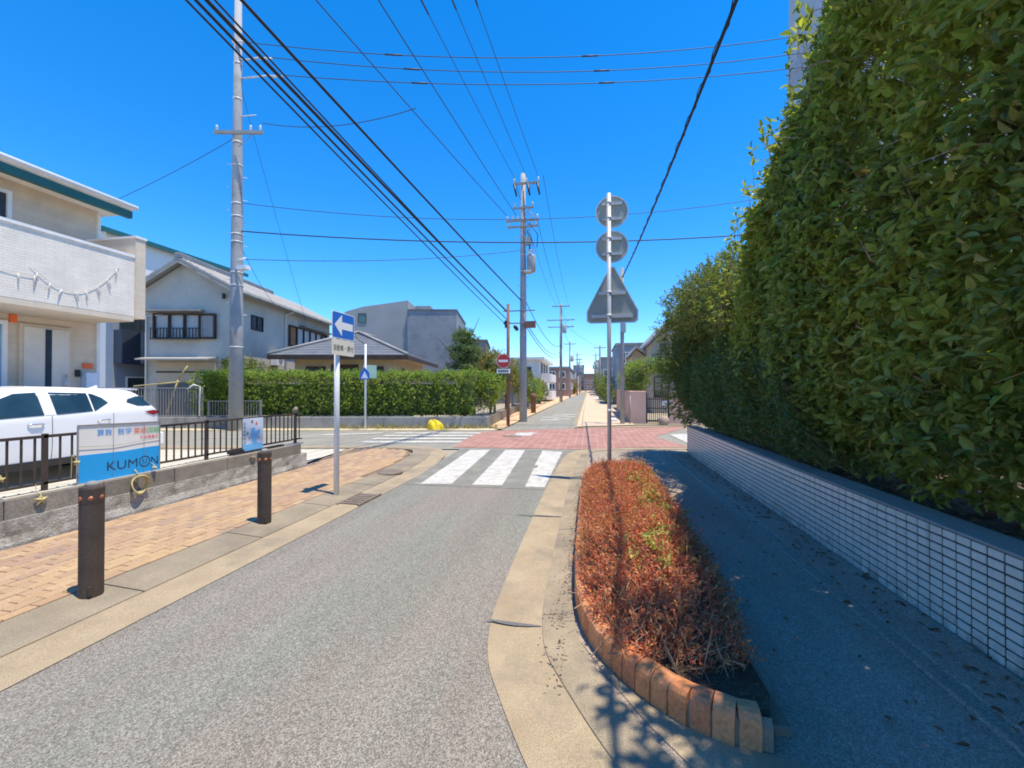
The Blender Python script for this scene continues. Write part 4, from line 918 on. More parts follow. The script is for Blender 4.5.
def wire(A, B, sag, r, label, mat='wire', group=None, n=40, extra=None):
    A, B = Vector(A), Vector(B); pts = []
    for i in range(n+1):
        t = i/n; p = A.lerp(B, t); p.z -= 4*sag*t*(1-t); pts.append(p)
    m = MB().tube(pts, r, 6, False)
    if extra:
        for q in extra: # splice sleeves
            k = int(q*n); m.tube([pts[k], pts[k+1]], r*2.2, 6)
    return tag(m.build('overhead_cable' if r > .015 else 'power_line', mat), label, 'cable', group)
TG = 'telephone cables from the mid pole over the left footway'
for (xa, za, xb, zb, r) in ((-5.9, 8.9, mx-.75, 5.35, .028), (-5.65, 8.85, mx-.6, 4.8, .020), (-5.26, 8.6, mx-.9, 4.8, .014), (-5.44, 8.75, mx-.8, 5.35, .014)):
    wire((xa, -18, za), (xb, my-.2, zb), .28, r, 'black cable in the bundle running over the left footway to the mid pole', group=TG)
wire((-6.99, -18, 9.4), (mx-.1, my-.15, 5.9), .25, .026, 'thick black cable above the bundle meeting the mid pole')
HV = 'high-voltage lines along the street'
for (xa, xb), q in zip(((-4.2, mx+.75), (-4.9, mx+.2), (-6.2, mx-.4)), ('road-side', 'middle', 'house-side')):
    wire((xa, -18, 12.2), (xb, my-.2, 11.85), .35, .011, 'thin line held by the %s insulator at the top of the mid pole' % q, 'wire_blue', HV, extra=(.725,))
for xa, xb, zb in ((-6.5, mx-.3, 10.), (-9.6, mx-.75, 10.)):
    wire((xa, -18, 10.9), (xb, my-.2, zb), .4, .014, 'line strung to the second crossarm of the mid pole', 'wire_blue', 'second-arm lines along the street')
# service cable over the right footway with spiral hanger
A, B = Vector((1.55, -14, 6.1)), Vector((1.44, 19.7, 6.6)); pts = []; hang = []
for i in range(321):
    t = i/320; p = A.lerp(B, t); p.z -= 4*.75*t*(1-t); pts.append(p); w = i*.9; hang.append(p+Vector((.03*math.cos(w), 0, .03*math.sin(w)+.015)))
m = MB(); m.tube(pts[::4], .021, 7, False); m.tube(hang, .007, 4, False); tag(m.build('overhead_cable', 'wire'), 'thick cable with spiral hanger running over the right footway to the slim pole', 'cable')
CG = 'lines crossing the street from the tall left pole'
for i, ((xa, ya, za), (xb, yb, zb), sg, r) in enumerate((
        ((lx+.45, ly, 15.12), (12.5, 20.6, 17.2), 1.05, .015), ((lx+1.4, ly+.1, 14.47), (12.5, 20.6, 16.4), .95, .015), ((lx+1.8, ly+.15, 13.77), (12.5, 20.6, 15.7), .75, .015))):
    wire((xa, ya, za), (xb, yb, zb), sg, r, ('topmost', 'middle', 'lowest')[i]+' of the three thin lines crossing the street from the top of the tall pole', 'wire_blue', CG, extra=(.2, .52))
wire((lx+.2, ly, 8.85), (9.5, 20.2, 10.1), .95, .012, 'thin line crossing the street at the height of the second crossarm', 'wire_blue')
wire((lx+.2, ly, 7.75), (10.5, 20.6, 8.55), .55, .022, 'darker cable crossing the street below the mid pole transformer')
wire((lx+.3, ly-.2, 6.6), (mx-.1, my-.2, 8.3), .25, .013, 'thin slack line from the lamp arm of the tall pole to the mid pole', 'wire_blue')
wire((lx+1.25, ly-.2, 11.75), (-5.64, 13.3, 10.86), .35, .013, 'slack line from the tall pole crossarm towards the street lines', 'wire_blue')
wire((lx-.2, ly, 11.4), (-25.2, 15, 8.4), .3, .011, 'thin service line from the tall pole to the teal-roofed white house', 'wire_blue')
wire((lx-.1, ly, 14.2), (-15.2, 21.0, 5.2), .15, .008, 'thin guy line from the tall pole down to the old gabled house', 'wire_blue')
wire((lx+.1, ly, 7.3), (-15.9, 19.5, 5.9), .2, .010, 'short service line from the tall pole to the gabled house eave', 'wire_blue')
for k, (zb, za, dx) in enumerate(((10.9, 11.85, 1.0), (10.9, 11.85, -.4), (9.4, 9.8, .7))):
    wire((mx+dx, my-.2, za), (-3.32+dx, 50.0, zb), .7, .012, 'line from the mid pole on to the next pole down the street', 'wire_blue', 'lines beyond the mid pole')
for k, (zb, za) in enumerate(((6.6, 5.9), (5.9, 4.9), (5.5, 4.7))):
    wire((mx+.1, my+.1, za), (-3.32, 50.0, zb), .9, .02, 'cable sagging from the mid pole to the next pole down the street', 'wire', 'cables beyond the mid pole')
wire((-3.3, 50.2, 9.6), (-3.3, 72, 8.9), .4, .015, 'line between the second and third distant poles', 'wire_blue'); wire((-3.3, 50.2, 9.6), (1.35, 61, 7.4), .5, .012, 'line crossing the far street between distant poles', 'wire_blue')

# ================================================================ BUILDINGS
def rect(m, fn, a0, a1, b0, b1, d0, d1): return m.prism([(a0, b0), (a1, b0), (a1, b1), (a0, b1)], fn, d0, d1)
def win(t, fn, a0, a1, b0, b1, cols=1, fmat='white_trim', gmat='glass', fw=.05, proud=.05, local=False, rows=1, name='window'):
    m = MB()
    rect(m, fn, a0, a1, b0, b0+fw, .002, proud); rect(m, fn, a0, a1, b1-fw, b1, .002, proud)
    rect(m, fn, a0, a0+fw, b0+fw, b1-fw, .002, proud); rect(m, fn, a1-fw, a1, b0+fw, b1-fw, .002, proud)
    w = (a1-a0-fw)/cols; hh = (b1-b0-fw)/rows
    for i in range(1, cols): rect(m, fn, a0+w*i, a0+w*i+fw, b0+fw, b1-fw, .002, proud-.004)
    for j in range(1, rows): rect(m, fn, a0+fw, a1-fw, b0+hh*j, b0+hh*j+fw, .002, proud-.008)
    o = m.build(name, fmat, t, local=local)
    for i in range(cols):
        for j in range(rows):
            gm = gmat[i % len(gmat)] if isinstance(gmat, (list, tuple)) else gmat
            p = MB(); rect(p, fn, a0+w*i+fw, a0+w*(i+1), b0+hh*j+fw, b0+hh*(j+1), .002, .014+.006*(i % 2)); p.build('pane', gm, o, local=local)
    return o
# ---- white house with balcony (left edge of the picture)
wh = thing('white_house', 'white two-storey house with brick-pattern balcony and teal roof edge behind the car', 'house', (-11.6, 4, .03))
XWl, XB = -11.55, -10.2
m = MB(); m.box(-19, XWl, -6, 8.3, 0, 6.05); m.build('wall', 'cream_sid', wh)
m = MB(); m.box(XB-.16, XB, -6, 8.08, 3.27, 4.60); m.build('balcony_front', 'white_sid', wh)
m = MB(); m.box(XB-.19, XB+.025, -6, 8.07, 4.602, 4.66); m.build('balcony_cap', 'white_trim', wh)
m = MB(); m.box(XWl-.3, XB+.03, 8.075, 8.30, 3.24, 5.06); m.build('balcony_end_wall', 'cream_sid', wh)
m = MB(); m.box(XWl-.3, XB+.05, 8.06, 8.32, 5.062, 5.11); m.build('end_wall_cap', 'white_trim', wh)
m = MB(); m.box(XWl-.1, XB-.003, -6, 8.07, 3.15, 3.268); m.build('balcony_floor', 'cream_sid', wh)
m = MB(); m.prism([(-10.95, 5.93), (-10.95, 6.01), (-15, 6.95), (-15, 6.85)], lambda a, b, d: (a, d, b), -6, 8.62); m.build('roof', 'white_trim', wh)
m = MB(); m.box(-11.05, -10.93, -6, 8.6, 5.76, 5.925); m.build('fascia', 'teal', wh)
m = MB(); m.tube([(-10.88, -6, 6.02), (-10.88, 8.66, 6.02)], .06, 8); m.build('gutter', 'white_trim', wh)
m = MB(); m.box(-15, -11.06, -6, 8.58, 5.85, 5.92); m.build('soffit', 'white_trim', wh)
m = MB(); m.box(XWl-.02, XWl+.045, 8.27, 8.335, .05, 5.8); m.build('corner_pipe', 'white_trim', wh)
hf = lambda a, b, d: (XWl+d, a, b)
win(wh, hf, 5.2, 6.72, 4.5, 5.62, 2, 'white_trim', 'glass', .07, .06); win(wh, hf, 3.9, 6.68, .35, 3.0, 2, 'white_trim', 'glass_blue', .08, .05, name='blue_glazed_door')
d = MB(); rect(d, hf, 6.86, 7.76, .25, 2.98, .002, .05); door = d.build('door_frame', 'cream_sid', wh)
m = MB(); rect(m, hf, 6.92, 7.70, .27, 2.92, .05, .075); dl = m.build('door', 'door_white', wh)
m = MB(); rect(m, hf, 7.27, 7.38, .3, 2.9, .075, .085); m.build('glass_slit', 'glass', dl); m = MB(); m.tube([hf(7.62, 1.5, .12), hf(7.62, 1.95, .12)], .018, 8); m.build('door_handle', 'chrome', dl)
m = MB(); rect(m, hf, 6.72, 6.83, 2.98, 3.14, .002, .04); m.build('alarm_plate', 'ink_orange', wh)
m = MB(); rect(m, hf, 8.0, 8.2, 2.1, 2.22, .002, .03); m.build('house_plaque', 'ink_orange', wh)
m = MB(); rect(m, hf, 7.98, 8.24, 1.25, 2.0, .002, .16); mb_ = m.build('letter_box', 'poster_pale', wh); m = MB(); rect(m, hf, 8.0, 8.22, 1.2, 1.62, .16, .18); m.build('letter_flap', 'wood_orange', mb_)
m = MB(); rect(m, hf, 7.86, 7.94, 1.9, 2.06, .002, .05); m.build('intercom', 'black_plastic', wh)
# string of lights on the balcony front
sl = thing('string_lights', 'string of small lanterns draped across the white balcony front', 'string lights', (XB+.03, 6.8, 3.9))
for y0, y1, z0, z1, sg in ((4.5, 6.35, 4.5, 3.75, .25), (6.2, 7.75, 3.95, 4.35, .55)):
    pts = [(XB+.018, y0+(y1-y0)*i/24, z0+(z1-z0)*i/24-4*sg*(i/24)*(1-i/24)) for i in range(25)]
    MB().tube(pts, .004, 5, False).build('string', 'steel', sl)
    for i in range(2, 24, 3):
        p = pts[i]; q = random.uniform(-.05, .05)
        MB().tube([p, (p[0]+.01, p[1]+q, p[2]-.07), (p[0]+.01, p[1]+q*1.6, p[2]-.2)], [.004, .016, .008], 6).build('lantern', 'insul', sl)

# ---- three-storey white house with teal roof line, behind
tw = thing('tall_white_house', 'tall white house with dark teal roof line rising behind the old gabled house', 'house', (-22.5, 22, 0))
X3 = -22.6
m = MB(); m.box(-31, X3, 16.6, 24.6, 0, 9.1); m.build('wall', 'pure_white_wall', tw)
m = MB(); m.prism([(-22.3, 8.98), (-22.3, 9.2), (-26.8, 10.4), (-31.3, 9.2), (-31.3, 8.98), (-26.8, 10.15)], lambda a, b, d: (a, d, b), 16.3, 24.9); m.build('roof', 'teal', tw)
xf = lambda a, b, d: (X3+d, a, b)
m = MB(); rect(m, xf, 16.61, 19.4, 0.2, 5.4, .003, .4); m.build('slate_bay', 'slate_wall', tw)
m = MB(); rect(m, xf, 16.65, 19.3, 2.8, 4.4, .402, .9); m.build('navy_balcony', 'navy', tw); m = MB(); rect(m, xf, 17.5, 17.9, 2.82, 4.39, .902, .93); m.build('balcony_panel', 'slate_wall', tw)
win(tw, lambda a, b, d: xf(a, b, .402+d), 16.9, 18.9, 4.45, 5.3, 2, 'navy', 'glass', .06, .05); win(tw, lambda a, b, d: xf(a, b, .402+d), 17.2, 18.2, 1.2, 2.2, 1, 'white_trim', 'glass', .06, .05)
m = MB(); m.box(X3-.1, X3+.5, 18.9, 19.6, 6.9, 7.4); m.build('vent_hood', 'teal', tw)

# ---- the skewed block across the side street: local axes s (right), t (away)
RZ = R(11); OX, OY = -4.3, 17.0
def sk(name, label, cat, group=None): return thing(name, label, cat, (OX, OY, 0), RZ, group)
def skw(s_, t_, z): return (OX+s_*math.cos(RZ)-t_*math.sin(RZ), OY+s_*math.sin(RZ)+t_*math.cos(RZ), z)
gh = sk('gabled_house', 'old grey two-storey gabled house with dark wooden windows behind the grey plot fence', 'house')
s0, s1, t0, t1, ze, zr = -16.1, -12.06, 3.0, 14.3, 6.35, 7.62; sm_ = -14.25
m = MB(); m.prism([(s0, 0), (s1, 0), (s1, ze), (sm_, zr-.06), (s0, ze)], lambda a, b, d: (a, d, b), t0, t1); m.build('wall', 'old_wall', gh, local=True)
def roof_slope(m, pa, pb, t0_, t1_, th=.1, courses=10, ribs=0):
    """stepped tile courses from eave pa=(s,z) to ridge pb along t"""
    (sa, za), (sb, zb) = pa, pb
    for k in range(courses):
        f0, f1 = k/courses, (k+1)/courses
        x0, z0, x1, z1 = sa+(sb-sa)*f0, za+(zb-za)*f0, sa+(sb-sa)*f1, za+(zb-za)*f1
        m.prism([(x0, z0), (x0, z0+th+.035), (x1, z1+th), (x1, z1)], lambda a, b, d: (a, d, b), t0_, t1_)
    if ribs:
        nn = int((t1_-t0_)/.27)
        for q in range(nn):
            t = t0_+.14+q*.27
            m.add([(sa, t-.05, za+th+.02), (sa, t, za+th+.08), (sa, t+.05, za+th+.02), (sb, t-.05, zb+th), (sb, t, zb+th+.05), (sb, t+.05, zb+th)], [(0, 1, 4, 3), (1, 2, 5, 4), (0, 2, 1)])
m = MB(); roof_slope(m, (s1+.55, ze-.22), (sm_, zr), t0-.45, t1+.4, .1, 9, 1); roof_slope(m, (s0-.45, ze-.20), (sm_, zr), t0-.45, t1+.4, .1, 9, 1); rf_ = m.build('roof', 'roof_light', gh, local=True)
m = MB(); m.box(sm_-.14, sm_+.14, t0-.48, t1-3.8, zr+.08, zr+.30, .04); m.build('ridge', 'roof_grey', rf_, local=True)
m = MB()
for (sa, za) in ((s1+.55, ze-.26), (s0-.45, ze-.24)): m.prism([(sa, za), (sm_, zr-.03), (sm_, zr-.16), (sa, za-.13)], lambda a, b, d: (a, d, b), t0-.47, t0-.42)
m.build('barge_board', 'conc_grey', gh, local=True)
m = MB(); m.tube([(s1+.6, t0-.4, ze-.22), (s1+.6, t1+.4, ze-.22)], .07, 8); m.build('gutter', 'conc_grey', gh, local=True)
gf = lambda a, b, d: (a, t0-d, b); ef = lambda a, b, d: (s1+d, a, b)
o = win(gh, gf, -15.65, -12.75, 3.95, 5.15, 4, 'wood_dark', ['curtain', 'curtain', 'curtain', 'wood_orange'], .07, .14, True)
m = MB()
for k in range(8): rect(m, gf, -13.45+k*.08, -13.40+k*.08, 4.05, 5.05, .03, .06)
m.build('shutter_slats', 'curtain', gh, local=True)
m = MB(); rect(m, gf, -15.7, -13.4, 4.42, 4.46, .2, .24)
for k in range(16): rect(m, gf, -15.68+k*.15, -15.65+k*.15, 3.98, 4.42, .205, .235)
rect(m, gf, -15.7, -13.4, 3.92, 3.97, .14, .26); m.build('window_rail', 'black_plastic', gh, local=True)
m = MB(); rect(m, gf, -16.0, -13.3, 5.22, 5.32, .0, .4); m.build('window_hood', 'conc_grey', gh, local=True)
m = MB(); m.prism([(t0, 3.12), (t0-.75, 2.98), (t0-.75, 2.92), (t0, 3.02)], lambda a, b, d: (d, a, b), -15.95, -12.7); m.build('porch_roof', 'roof_light', gh, local=True)
m = MB(); rect(m, gf, -15.5, -12.75, 1.9, 2.85, .003, .06); m.build('shutter_box', 'beige_wall', gh, local=True); m = MB(); rect(m, gf, -15.5, -12.75, .3, 1.88, .003, .05); m.build('garage_door', 'conc_dark', gh, local=True)
m = MB(); rect(m, gf, -15.5, -12.75, 2.36, 2.42, .061, .10); m.build('trim_bar', 'wood_dark', gh, local=True)
m = MB(); m.tube([(-16.0, t0-.07, 0), (-16.0, t0-.07, 5.0), (-15.2, t0-.09, 5.1)], .035, 8); m.build('downpipe', 'white_metal', gh, local=True)
m = MB(); rect(m, ef, 6.3, 7.1, 2.9, 3.5, .05, .38); ac = m.build('air_conditioner', 'white_trim', gh, local=True); m = MB(); m.prism([(6.75+.22*math.cos(q), 3.2+.22*math.sin(q)) for q in np.linspace(0, 6.28, 17)[:-1]], ef, .381, .39); m.build('fan_grille', 'conc_grey', ac, local=True)
m = MB(); m.tube([(s1+.06, 7.9, 0), (s1+.06, 7.9, 5.9), (s1+.5, 7.9, 6.1)], .04, 8); m.build('downpipe', 'white_metal', gh, local=True)
win(gh, ef, 4.55, 5.6, 4.62, 5.38, 2, 'black_plastic', 'glass', .06, .06, True)
win(gh, ef, 8.3, 13.7, 4.15, 5.42, 6, 'wood_dark', ['wood_orange', 'curtain', 'curtain', 'curtain', 'curtain', 'glass'], .08, .12, True)
m = MB(); rect(m, ef, 9.6, 14.0, 5.5, 5.58, .0, .35); m.build('window_hood', 'conc_grey', gh, local=True)
for a, z in ((t0-.05, 6.0), (t0-.05, 2.9)): m = MB(); m.box(s1-.35, s1-.25, a-.1, a, z-.15, z+.1); m.build('wall_bracket', 'black_plastic', gh, local=True)
# ---- single-storey house with hipped tile roof
hh = sk('hip_roof_house', 'low beige house with grey hipped tile roof behind the long green hedge', 'house')
hs0, hs1, ht0, ht1, hz = -10.9, -4.0, 4.0, 13.5, 3.22
m = MB(); m.box(hs0+.9, hs1-.9, ht0+.9, ht1-.9, 0, hz+.06); m.build('wall', 'beige_wall', hh, local=True)
m = MB(); C0, C1, C2, C3 = (hs0, ht0, hz), (hs1, ht0, hz), (hs1, ht1, hz), (hs0, ht1, hz); A0, A1 = (-7.6, ht0+3.5, hz+1.52), (-7.4, ht1-3.5, hz+1.52)
m.add([C0, C1, C2, C3], [(0, 1, 2, 3)]); m.build('soffit', 'beige_wall', hh, local=True)
def hip_face(m, L0, L1, U0, U1, n=14, th=.05):
    L0, L1, U0, U1 = map(Vector, (L0, L1, U0, U1))
    for k in range(n):
        f0, f1 = k/n, (k+1)/n; a, b, c, d = L0.lerp(U0, f0), L1.lerp(U1, f0), L1.lerp(U1, f1), L0.lerp(U0, f1); up = Vector((0, 0, th))
        m.add([a, b, c, d, a+up, b+up, c+up*.2, d+up*.2], [(4, 5, 6, 7), (0, 1, 5, 4), (1, 2, 6, 5), (3, 0, 4, 7)])
m = MB(); q = Vector((0, 0, .05)); P = lambda c: tuple(Vector(c)+q)
hip_face(m, P(C0), P(C1), P(A0), P(A0)); hip_face(m, P(C1), P(C2), P(A0), P(A1)); hip_face(m, P(C2), P(C3), P(A1), P(A1)); hip_face(m, P(C3), P(C0), P(A1), P(A0)); rf_ = m.build('roof', 'roof_grey', hh, local=True)
m = MB()
for a, b in ((C0, A0), (C1, A0), (A0, A1)): m.tube([tuple(Vector(a)+Vector((0, 0, .13))), tuple(Vector(b)+Vector((0, 0, .16)))], .075, 6)
m.build('hip_ridge', 'roof_light', rf_, local=True)
m = MB()
for a, b in ((C0, C1), (C1, C2)):
    a, b = Vector(a), Vector(b); d = (b-a).normalized(); nn = Vector((d.y, -d.x, 0))
    m.add([a-nn*.02+Vector((0, 0, -.16)), b-nn*.02+Vector((0, 0, -.16)), b+nn*.05+Vector((0, 0, -.16)), a+nn*.05+Vector((0, 0, -.16)), a-nn*.02+Vector((0, 0, .06)), b-nn*.02+Vector((0, 0, .06)), b+nn*.05+Vector((0, 0, .06)), a+nn*.05+Vector((0, 0, .06))], [(0, 1, 2, 3), (4, 5, 6, 7), (0, 1, 5, 4), (1, 2, 6, 5), (2, 3, 7, 6), (3, 0, 4, 7)])
m.build('eave_fascia', 'wood_dark', hh, local=True)
h1 = lambda a, b, d: (a, ht0+.9-d, b); h2 = lambda a, b, d: (hs1-.9+d, a, b)
win(hh, h1, -9.4, -8.4, 1.7, 2.75, 2, 'wood_dark', 'glass', .06, .05, True); win(hh, h1, -6.2, -5.4, 1.7, 2.75, 2, 'wood_dark', 'glass', .06, .05, True); win(hh, h2, 6.6, 7.4, 1.8, 2.7, 1, 'wood_dark', 'glass', .06, .05, True)
m = MB(); rect(m, h1, -8.1, -6.7, .3, 2.85, .003, .05); m.build('entrance_door', 'wood_dark', hh, local=True)
# lean-to roof to the left
# ---- grey concrete building
gc = sk('concrete_building', 'grey cubic concrete house of two blocks behind the hipped roof', 'building')
m = MB(); m.prism([(-11.6, 0), (-6.7, 0), (-6.7, 8.45), (-10.2, 7.95), (-11.6, 7.55)], lambda a, b, d: (a, d, b), 16, 23); m.build('left_block', rough_mat('warm_grey_concrete', (.34, .335, .32), (.39, .385, .37), .7, 40., .08), gc, local=True)
m = MB(); m.box(-6.69, -2.9, 15.8, 23, 0, 7.62); m.build('right_block', rough_mat('blue_grey_concrete', (.25, .265, .285), (.31, .32, .335), .7, 30., .12, stain=((.2, .21, .23), .8)), gc, local=True)
m = MB(); m.box(-11.65, -6.65, 15.95, 23.05, 7.5, 7.55); 
m = MB(); m.box(-6.69, -2.85, 15.75, 23.05, 7.622, 7.72); m.build('parapet_cap', 'conc_dark', gc, local=True)
win(gc, lambda a, b, d: (a, 16-d, b), -10.55, -9.9, 6.7, 7.45, 1, 'conc_dark', rough_mat('green_glass', (.10, .20, .18), (.13, .25, .22), 2., rough=.1), .07, .04, True)
win(gc, lambda a, b, d: (-2.9+d, a, b), 17.2, 18.4, 5.6, 6.7, 2, 'conc_dark', 'glass', .07, .04, True)
m = MB(); m.box(-6.64, -5.4, 18.5, 21, 7.73, 8.5); m.build('roof_room', 'conc_grey', gc, local=True)
# ---- dark grey building further along
dg = sk('dark_grey_building', 'small dark grey flat-roofed house above the yellowing trees', 'building')
m = MB(); m.box(-4.6, -1.0, 15.6+8, 15.6+16, 0, 6.1); m.build('wall', 'conc_grey', dg, local=True); m = MB(); m.box(-4.75, -.85, 15.45+8, 15.6+16.1, 6.102, 6.25); m.build('roof_edge', 'conc_dark', dg, local=True)
win(dg, lambda a, b, d: (-1.0+d, a, b), 24.4, 27.2, 2.9, 5.0, 2, 'black_plastic', 'glass', .1, .06, True); win(dg, lambda a, b, d: (a, 15.6+8-d, b), -3.6, -2.2, 3.4, 4.7, 2, 'black_plastic', 'glass', .08, .06, True)
# ---- white flat-roofed apartment house
wa = thing('white_apartment', 'white apartment house with projecting balconies along the far street', 'building', (-7.5, 52, 0))
m = MB(); m.box(-13, -5.6, 47.5, 60, 0, 4.75); m.build('wall', 'pure_white_wall', wa); m = MB(); m.box(-13.2, -5.0, 47.2, 60.2, 4.76, 5.05); m.build('roof_slab', 'pure_white_wall', wa)
for z0 in (2.35, .3):
    m = MB(); m.box(-5.59, -4.5, 49, 58, z0, z0+.95); m.build('balcony', 'pure_white_wall', wa)
for k in range(3): win(wa, lambda a, b, d: (a, 47.5-d, b), -12.4+k*2.3, -11.0+k*2.3, 2.7, 4.0, 2, 'grey_metal', 'glass', .07, .05)
for k in range(3): win(wa, lambda a, b, d: (-5.6+d, a, b), 49.5+k*2.9, 51.4+k*2.9, 3.35, 4.6, 2, 'grey_metal', 'glass', .07, .05)
m = MB(); m.box(-12, -7, 44.6, 46.9, 0, 2.3); m.prism([(-12.2, 2.31), (-6.8, 2.31), (-9.5, 3.2)], lambda a, b, d: (a, d, b), 44.4, 47.1); tag(m.build('roof_shed', 'conc_grey'), 'small grey shed with pitched roof before the white apartment house', 'shed')
# ---- brown apartment block
ba = thing('brown_apartment', 'brown tiled apartment block with blue-grey wing far down the street', 'building', (-8, 85, 0))
m = MB(); m.box(-8.2, -3.9, 82, 112, 0, 4.6+.8); m.build('brown_wing', 'brown_apt', ba); m = MB(); m.box(-15, -8.21, 80, 112, 0, 5.3); m.build('grey_wing', 'apt_grey', ba); m = MB(); m.box(-8.3, -3.75, 81.9, 112.1, 5.41, 5.7); m.build('roof_edge', 'apt_grey', ba)
for k in range(5):
    for z in (1.3, 3.6): win(ba, lambda a, b, d: (-3.9+d, a, b), 83.5+k*5.5, 86.5+k*5.5, z, z+1.3, 2, 'white_trim', 'glass', .1, .06)
for k in range(2):
    for z in (1.3, 3.6): win(ba, lambda a, b, d: (a, 82-d, b), -7.7+k*1.9, -6.5+k*1.9, z, z+1.2, 2, 'white_trim', 'glass', .1, .06)
for k in range(3): win(ba, lambda a, b, d: (a, 80-d, b), -14.2+k*2, -12.8+k*2, 3.3, 4.6, 2, 'white_trim', 'glass', .1, .06)
# ---- far end of the street
far = (('reddish-brown block closing the far end of the street', 'brown_apt', -3.5, 2.4, 250, 262, 9.5), ('bluish tower at the far end behind the reddish block', 'apt_grey', -10., -3.6, 262, 275, 15.), ('pale low house far down the street on the left footway', 'pure_white_wall', -11, -3.8, 128, 150, 6.2), ('dark tiled house far down the left footway', 'brown_apt', -10.5, -3.7, 160, 190, 7.5), ('grey house far down the street beyond the right bushes', 'conc_grey', 2.2, 12, 95, 115, 8.), ('beige house far down the right footway', 'beige_wall', 1.8, 10, 130, 160, 9.5), ('distant bluish slab beyond the right-hand houses', 'apt_grey', 2.6, 20, 262, 275, 17.), ('distant brick house among trees on the right', 'brown_apt', 2., 9, 175, 200, 9.))
for lb, mt, xa, xb, ya, yb, hgt in far:
    t = thing('far_building', lb, 'building', ((xa+xb)/2, (ya+yb)/2, 0)); m = MB(); m.box(xa, xb, ya, yb, 0, hgt); m.build('wall', mt, t); m = MB(); m.box(xa-.2, xb+.2, ya-.2, yb+.2, hgt+.002, hgt+.3); m.build('roof', 'roof_grey', t)
    for k in range(3):
        for j in range(max(1, int(hgt/3.2))):
            w_ = (xb-xa)/3; win(t, lambda a, b, d: (a, ya-d, b), xa+w_*(k+.2), xa+w_*(k+.8), 1.2+j*3, 2.6+j*3, 1, 'white_trim', 'glass', .1, .08)
# ---- right: house group behind the pink wall
pk = thing('pink_wall', 'pink rendered garden wall with dark iron gate across the side street', 'wall', (2.6, 20.5, 0))
m = MB(); m.box(1.78, 2.5, 20.3, 20.55, 0, 1.5, .02); m.build('wall_panel', 'pink_wall', pk); m = MB(); m.box(1.78, 2.02, 20.56, 30, 0, 1.5); m.build('side_wall', 'pink_wall', pk)
m = MB(); m.prism([(3.52, 0), (5.6, 0), (5.6, 1.5), (3.52, 1.45)], lambda a, b, d: (a, d, b), 20.4, 20.65); m.build('wall_panel', 'pink_wall', pk)
gt = MB()
for z in (.12, .7, 1.12): gt.box(2.52, 3.5, 20.43, 20.46, z, z+.035)
gt.build('gate_rail', 'black_plastic', pk)
for k in range(11):
    m = MB(); x = 2.56+k*.09; m.box(x, x+.022, 20.42, 20.47, .08, 1.2+.05*(k % 2)); m.build('gate_bar', 'black_plastic', pk)
for x in (2.51, 3.47): m = MB(); m.box(x, x+.06, 20.4, 20.5, .03, 1.4); m.build('gate_post', 'black_plastic', pk)
m = MB(); m.box(3.2, 3.42, 20.36, 20.42, .85, 1.05); m.build('letter_box', 'steel', pk)
st_ = MB(); vs = [(3.18+.24*math.cos(a)*math.cos(b)*(1+.12*math.sin(3*a)), 19.75+.2*math.sin(a)*math.cos(b), .2+.24*math.sin(b)) for b in np.linspace(-1.2, 1.5, 8) for a in np.linspace(0, 6.283, 12, endpoint=False)]
st_.add(vs, [(i*12+k, i*12+(k+1) % 12, (i+1)*12+(k+1) % 12, (i+1)*12+k) for i in range(7) for k in range(12)]); tag(st_.build('garden_stone', 'stone'), 'rounded tan stone on the ground before the pink wall', 'stone')
cb_ = MB(); cb_.box(.95, 1.25, 20.9, 21.6, .05, .18, .02); tag(cb_.build('concrete_block', 'white_trim'), 'small white concrete block at the foot of the slim grey pole', 'block')
rh = thing('tiled_gable_house', 'white house with two tiled gables behind the pink garden wall', 'house', (5, 31, 0))
m = MB(); m.prism([(4.0, 0), (7.6, 0), (7.6, 4.7), (5.4, 6.2), (4.0, 4.6)], lambda a, b, d: (a, d, b), 30, 38); m.build('wall', 'beige_wall', rh)
m = MB(); m.prism([(3.8, 4.5), (5.4, 6.25), (8, 4.55), (8, 4.7), (5.4, 6.45), (3.8, 4.68)], lambda a, b, d: (a, d, b), 29.5, 38.4); m.build('roof', 'roof_light', rh)
m = MB(); m.prism([(3.0, 0), (4.0, 0), (4.0, 3.9), (3.3, 4.45), (3.0, 4.0)], lambda a, b, d: (a, d, b), 32.5, 37); m.build('side_gable', 'beige_wall', rh); m = MB(); m.prism([(2.8, 3.9), (3.3, 4.5), (4.3, 3.85), (4.3, 4.0), (3.3, 4.7), (2.8, 4.05)], lambda a, b, d: (a, d, b), 32., 37.4); m.build('side_roof', 'roof_light', rh)
m = MB(); m.box(3.3, 4.9, 29.2, 29.9, 2.85, 3.3); m.build('balcony', 'navy', rh); win(rh, lambda a, b, d: (a, 30-d, b), 4.2, 5.2, 1.0, 2.4, 2, 'wood_dark', 'glass', .07, .05); win(rh, lambda a, b, d: (a, 30-d, b), 4.6, 5.0, 3.3, 4.6, 1, 'black_plastic', 'glass', .06, .05)
gb = thing('grey_far_house', 'grey flat-roofed house left of the tiled gables', 'house', (4, 45, 0)); m = MB(); m.box(2.6, 10, 44, 52, 0, 5.9); m.build('wall', 'apt_grey', gb); m = MB(); m.box(2.5, 10.1, 43.9, 52.1, 5.902, 6.1); m.build('roof', 'conc_grey', gb); win(gb, lambda a, b, d: (a, 44-d, b), 3.0, 4.0, 4.0, 5.2, 2, 'white_trim', 'glass', .07, .05)
